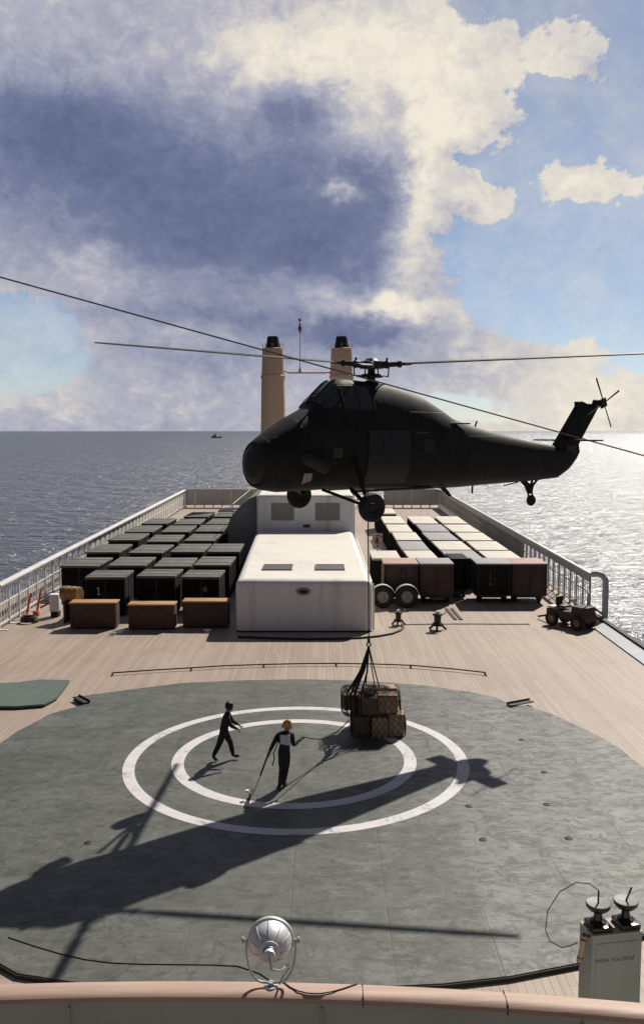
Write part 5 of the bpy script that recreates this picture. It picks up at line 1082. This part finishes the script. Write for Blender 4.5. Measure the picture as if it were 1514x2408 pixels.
q = MB(); q.rings([((-0.10, 0.06, zt + 0.025), 0.032), ((-0.116, 0.05, zt - 0.072), 0.047)], 14); q.rings([((-0.171, 0.04, zt - 0.33), 0.047), ((-0.19, 0.04, zt - 0.43), 0.03)], 14); q.tube([(-0.11, 0.05, zt - 0.02), (0.0, 0.08, zt - 0.03)], 0.02, 6); q.build('end_cap', 'rust', fz)
# stay wire crossing the whole view
a, b = at(42, 663, 9.0), at(1514, 1072, 11.0); dv = (b - a)
q = MB(); q.tube([a - dv * 1.2, a, b, b + dv * 0.9], 0.0085, 6); tag(q.build('stay_wire', 'rope'), 'long thin wire stay slanting across the sky before the helicopter', 'wire')

# ------------------------------------------------------------------ camera, sun, sky
cam = bpy.data.cameras.new('camera'); co = bpy.data.objects.new('camera', cam); col.objects.link(co); sc.camera = co
co.location = (0, 0, HC); co.rotation_euler = (math.pi / 2 - PITCH, 0, 0)
cam.sensor_width = 36; cam.sensor_fit = 'VERTICAL'; cam.sensor_height = 36; cam.lens = F_ / H_ * 36; cam.clip_start = 0.1; cam.clip_end = 150000
sn = bpy.data.lights.new('sun', 'SUN'); so = bpy.data.objects.new('sun', sn); col.objects.link(so)
sn.energy = 5.0; sn.angle = R(0.53); sn.color = (1.0, 0.93, 0.82); so.rotation_euler = SUN_DIR.to_track_quat('Z', 'Y').to_euler(); so.location = (30, 60, 60)

w = bpy.data.worlds.new('World'); sc.world = w; w.use_nodes = True; nt = NT(w.node_tree); nt.n.clear()
out = nt.node('ShaderNodeOutputWorld'); sky = nt.node('ShaderNodeTexSky', sky_type='NISHITA'); sky.sun_disc = False; sky.sun_elevation = SUN_EL; sky.sun_rotation = SUN_AZ
sky.air_density = 0.75; sky.dust_density = 0.25; sky.ozone_density = 3.0
bg1 = nt.node('ShaderNodeBackground', in_Strength=0.085); nt.link(sky.outputs[0], bg1.inputs[0])
tc = nt.node('ShaderNodeTexCoord'); sep = nt.node('ShaderNodeSeparateXYZ'); nt.link(tc.outputs['Generated'], sep.inputs[0])
az = nt.m('MULTIPLY', nt.m('ARCTAN2', sep.outputs[0], sep.outputs[1]), 180 / math.pi)
el = nt.m('MULTIPLY', nt.m('ARCSINE', sep.outputs[2]), 180 / math.pi)
cv = nt.node('ShaderNodeCombineXYZ'); nt.link(az, cv.inputs[0]); nt.link(nt.m('MULTIPLY', el, 1.25), cv.inputs[1])
def noise(scale, det, rough, dist=0.0, off=0.0):
    mp = nt.node('ShaderNodeMapping'); mp.inputs['Location'].default_value = (off, off * 0.7, off * 1.3); nt.link(cv.outputs[0], mp.inputs[0])
    n = nt.node('ShaderNodeTexNoise', in_Scale=scale, in_Detail=det, in_Roughness=rough, in_Distortion=dist); nt.link(mp.outputs[0], n.inputs['Vector']); return n
# domain warp gives the billowy, irregular cloud outlines
wn = noise(0.22, 6.0, 0.6); wv = nt.node('ShaderNodeSeparateColor'); nt.link(wn.outputs['Color'], wv.inputs[0])
wn2 = noise(0.75, 5.0, 0.65, off=31.0); wv2 = nt.node('ShaderNodeSeparateColor'); nt.link(wn2.outputs['Color'], wv2.inputs[0])
azw = nt.m('ADD', az, nt.m('ADD', nt.m('MULTIPLY', nt.m('SUBTRACT', wv.outputs[0], 0.5), 5.5), nt.m('MULTIPLY', nt.m('SUBTRACT', wv2.outputs[0], 0.5), 2.2)))
elw = nt.m('ADD', el, nt.m('ADD', nt.m('MULTIPLY', nt.m('SUBTRACT', wv.outputs[1], 0.5), 4.0), nt.m('MULTIPLY', nt.m('SUBTRACT', wv2.outputs[1], 0.5), 1.8)))
def blobs(lst, base):
    acc = None
    for px, py, rx, ry, wgt in lst:
        a0, e0 = azel(px, py); a1, _ = azel(px + rx, py); _, e1 = azel(px, py - ry); sa, se = abs(a1 - a0) + 1e-4, abs(e1 - e0) + 1e-4
        u = nt.m('MULTIPLY', nt.m('SUBTRACT', azw, a0), 1 / sa); v = nt.m('MULTIPLY', nt.m('SUBTRACT', elw, e0), 1 / se)
        g = nt.m('POWER', 2.718, nt.m('MULTIPLY', nt.m('ADD', nt.m('MULTIPLY', u, u), nt.m('MULTIPLY', v, v)), -1.0))
        acc = nt.m('MULTIPLY_ADD', g, wgt, acc if acc is not None else base)
    return acc
COV = [(300, 330, 620, 480, 1.25), (850, 130, 260, 190, 1.0), (1080, 200, 110, 130, 0.85), (1160, 280, 90, 55, 0.45), (880, 450, 170, 190, 0.9), (930, 650, 100, 120, 0.75), (620, 760, 480, 150, 0.75),
       (1010, 770, 150, 80, 0.6), (1110, 455, 62, 46, 0.95), (1385, 440, 120, 62, 1.1), (1350, 115, 105, 75, 0.85), (1200, 60, 60, 45, 0.45), (1090, 45, 40, 50, -0.35), (1260, 200, 50, 50, -0.3), (1210, 860, 340, 75, 0.72), (1430, 960, 240, 60, 0.55), (450, 930, 420, 70, 0.6), (250, 1000, 520, 45, 0.95), (1350, 1005, 420, 30, 0.35), (1460, 985, 220, 70, 0.5), (1290, 130, 50, 40, 0.3), (1420, 170, 40, 40, 0.45), (230, 660, 200, 90, 0.4),
       (95, 775, 110, 90, -0.80), (150, 900, 140, 60, -0.15), (1270, 640, 230, 140, -0.6), (1460, 60, 60, 150, -0.3), (1130, 390, 70, 28, -0.35)]
BRI = [(230, 370, 320, 140, -0.48), (90, 290, 160, 90, -0.25), (560, 440, 300, 150, -0.30), (700, 260, 95, 75, -0.38), (800, 600, 200, 110, -0.30), (400, 570, 330, 90, -0.30), (700, 520, 260, 130, -0.14), (870, 420, 100, 80, -0.30), (950, 270, 45, 45, -0.25),
       (470, 725, 170, 45, -0.24), (830, 785, 130, 32, -0.42), (640, 770, 170, 45, -0.22), (560, 850, 300, 28, -0.15), (230, 120, 300, 110, -0.02),
       (960, 140, 240, 170, 0.42), (640, 130, 200, 90, 0.28), (1060, 290, 120, 70, 0.30), (1000, 450, 42, 160, 0.40), (950, 610, 60, 120, 0.32), (800, 462, 36, 28, 0.55), (900, 715, 150, 32, 0.40), (230, 640, 90, 40, 0.22), (1385, 440, 140, 70, 0.35), (1110, 455, 70, 50, 0.32), (1330, 110, 130, 80, 0.22), (1420, 960, 250, 110, 0.38), (1250, 830, 300, 60, 0.12), (380, 945, 400, 50, 0.06), (520, 860, 420, 70, -0.06), (250, 700, 200, 60, -0.04), (330, 990, 500, 30, 0.03)]
fb = noise(0.16, 9.0, 0.62, 0.4, 5.0).outputs[0]; fb2 = noise(0.70, 12.0, 0.68, 0.5, 17.0).outputs[0]
far_ = nt.smooth(nt.m('ABSOLUTE', az), 24.0, 40.0)                    # elsewhere in the sky: broken cloud from noise alone
cov = nt.m('ADD', nt.m('ADD', blobs(COV, 0.02), nt.m('MULTIPLY', nt.m('SUBTRACT', fb, 0.5), 0.75)), nt.m('ADD', nt.m('MULTIPLY', nt.m('SUBTRACT', fb2, 0.5), 0.80), nt.m('MULTIPLY', far_, 0.8)))
hi_ = nt.smooth(el, 28.0, 42.0); cov = nt.m('ADD', cov, nt.m('MULTIPLY', hi_, 0.7))
vn = noise(0.12, 7.0, 0.6, 0.8, 71.0).outputs[0]
veil = nt.smooth(vn, 0.30, 0.75, 0.16, 0.46)
mask = nt.m('MAXIMUM', nt.smooth(cov, 0.34, 0.62), veil)
thick = nt.smooth(cov, 0.45, 0.95)
bri = nt.m('ADD', nt.m('ADD', blobs(BRI, 0.66), nt.m('MULTIPLY', nt.m('SUBTRACT', fb, 0.5), 0.34)), nt.m('MULTIPLY', nt.m('SUBTRACT', fb2, 0.5), 0.62))
fb3 = noise(1.4, 8.0, 0.7, 0.6, 43.0).outputs[0]
bri = nt.m('ADD', nt.m('MULTIPLY', bri, 0.93), nt.m('MULTIPLY', nt.m('SUBTRACT', fb3, 0.5), 0.15))
bri = nt.m('ADD', bri, nt.m('ADD', nt.m('MULTIPLY', nt.m('SUBTRACT', 1.0, thick), 0.08), nt.m('MULTIPLY', nt.smooth(cov, 0.55, 0.25), 0.14)))
bri = nt.m('SUBTRACT', bri, nt.m('MULTIPLY', nt.m('MAXIMUM', far_, nt.smooth(el, 32.0, 50.0)), 0.42))   # unseen cloud behind and overhead, darkened to cut the fill light
ccol = nt.ramp(bri, [(0.0, (0.125, 0.155, 0.275)), (0.25, (0.19, 0.218, 0.35)), (0.47, (0.315, 0.34, 0.455)), (0.65, (0.47, 0.475, 0.56)), (0.82, (0.73, 0.69, 0.64)), (1.0, (0.92, 0.86, 0.73))])
away = nt.m('MAXIMUM', far_, nt.smooth(el, 32.0, 50.0))
ccol = nt.mixc(away, ccol, nt.mixc(1.0, ccol, (0.42, 0.38, 0.32), 'MULTIPLY'))  # unseen sky dimmed once more so it lights the deck less
bg2 = nt.node('ShaderNodeBackground', in_Strength=0.95); nt.link(ccol, bg2.inputs[0])
mx = nt.node('ShaderNodeMixShader'); nt.link(mask, mx.inputs[0]); nt.link(bg1.outputs[0], mx.inputs[1]); nt.link(bg2.outputs[0], mx.inputs[2]); nt.link(mx.outputs[0], out.inputs[0])
w.cycles.sampling_method = 'MANUAL'; w.cycles.sample_map_resolution = 1024

sc.view_settings.view_transform = 'Standard'; sc.view_settings.look = 'None'; sc.view_settings.exposure = 0.0; sc.view_settings.gamma = 1.0
sc.render.engine = 'CYCLES'
try:
    sc.cycles.use_denoising = True; sc.cycles.denoiser = 'OPENIMAGEDENOISE'
except Exception: pass
sc.cycles.sample_clamp_indirect = 6.0; sc.cycles.max_bounces = 6
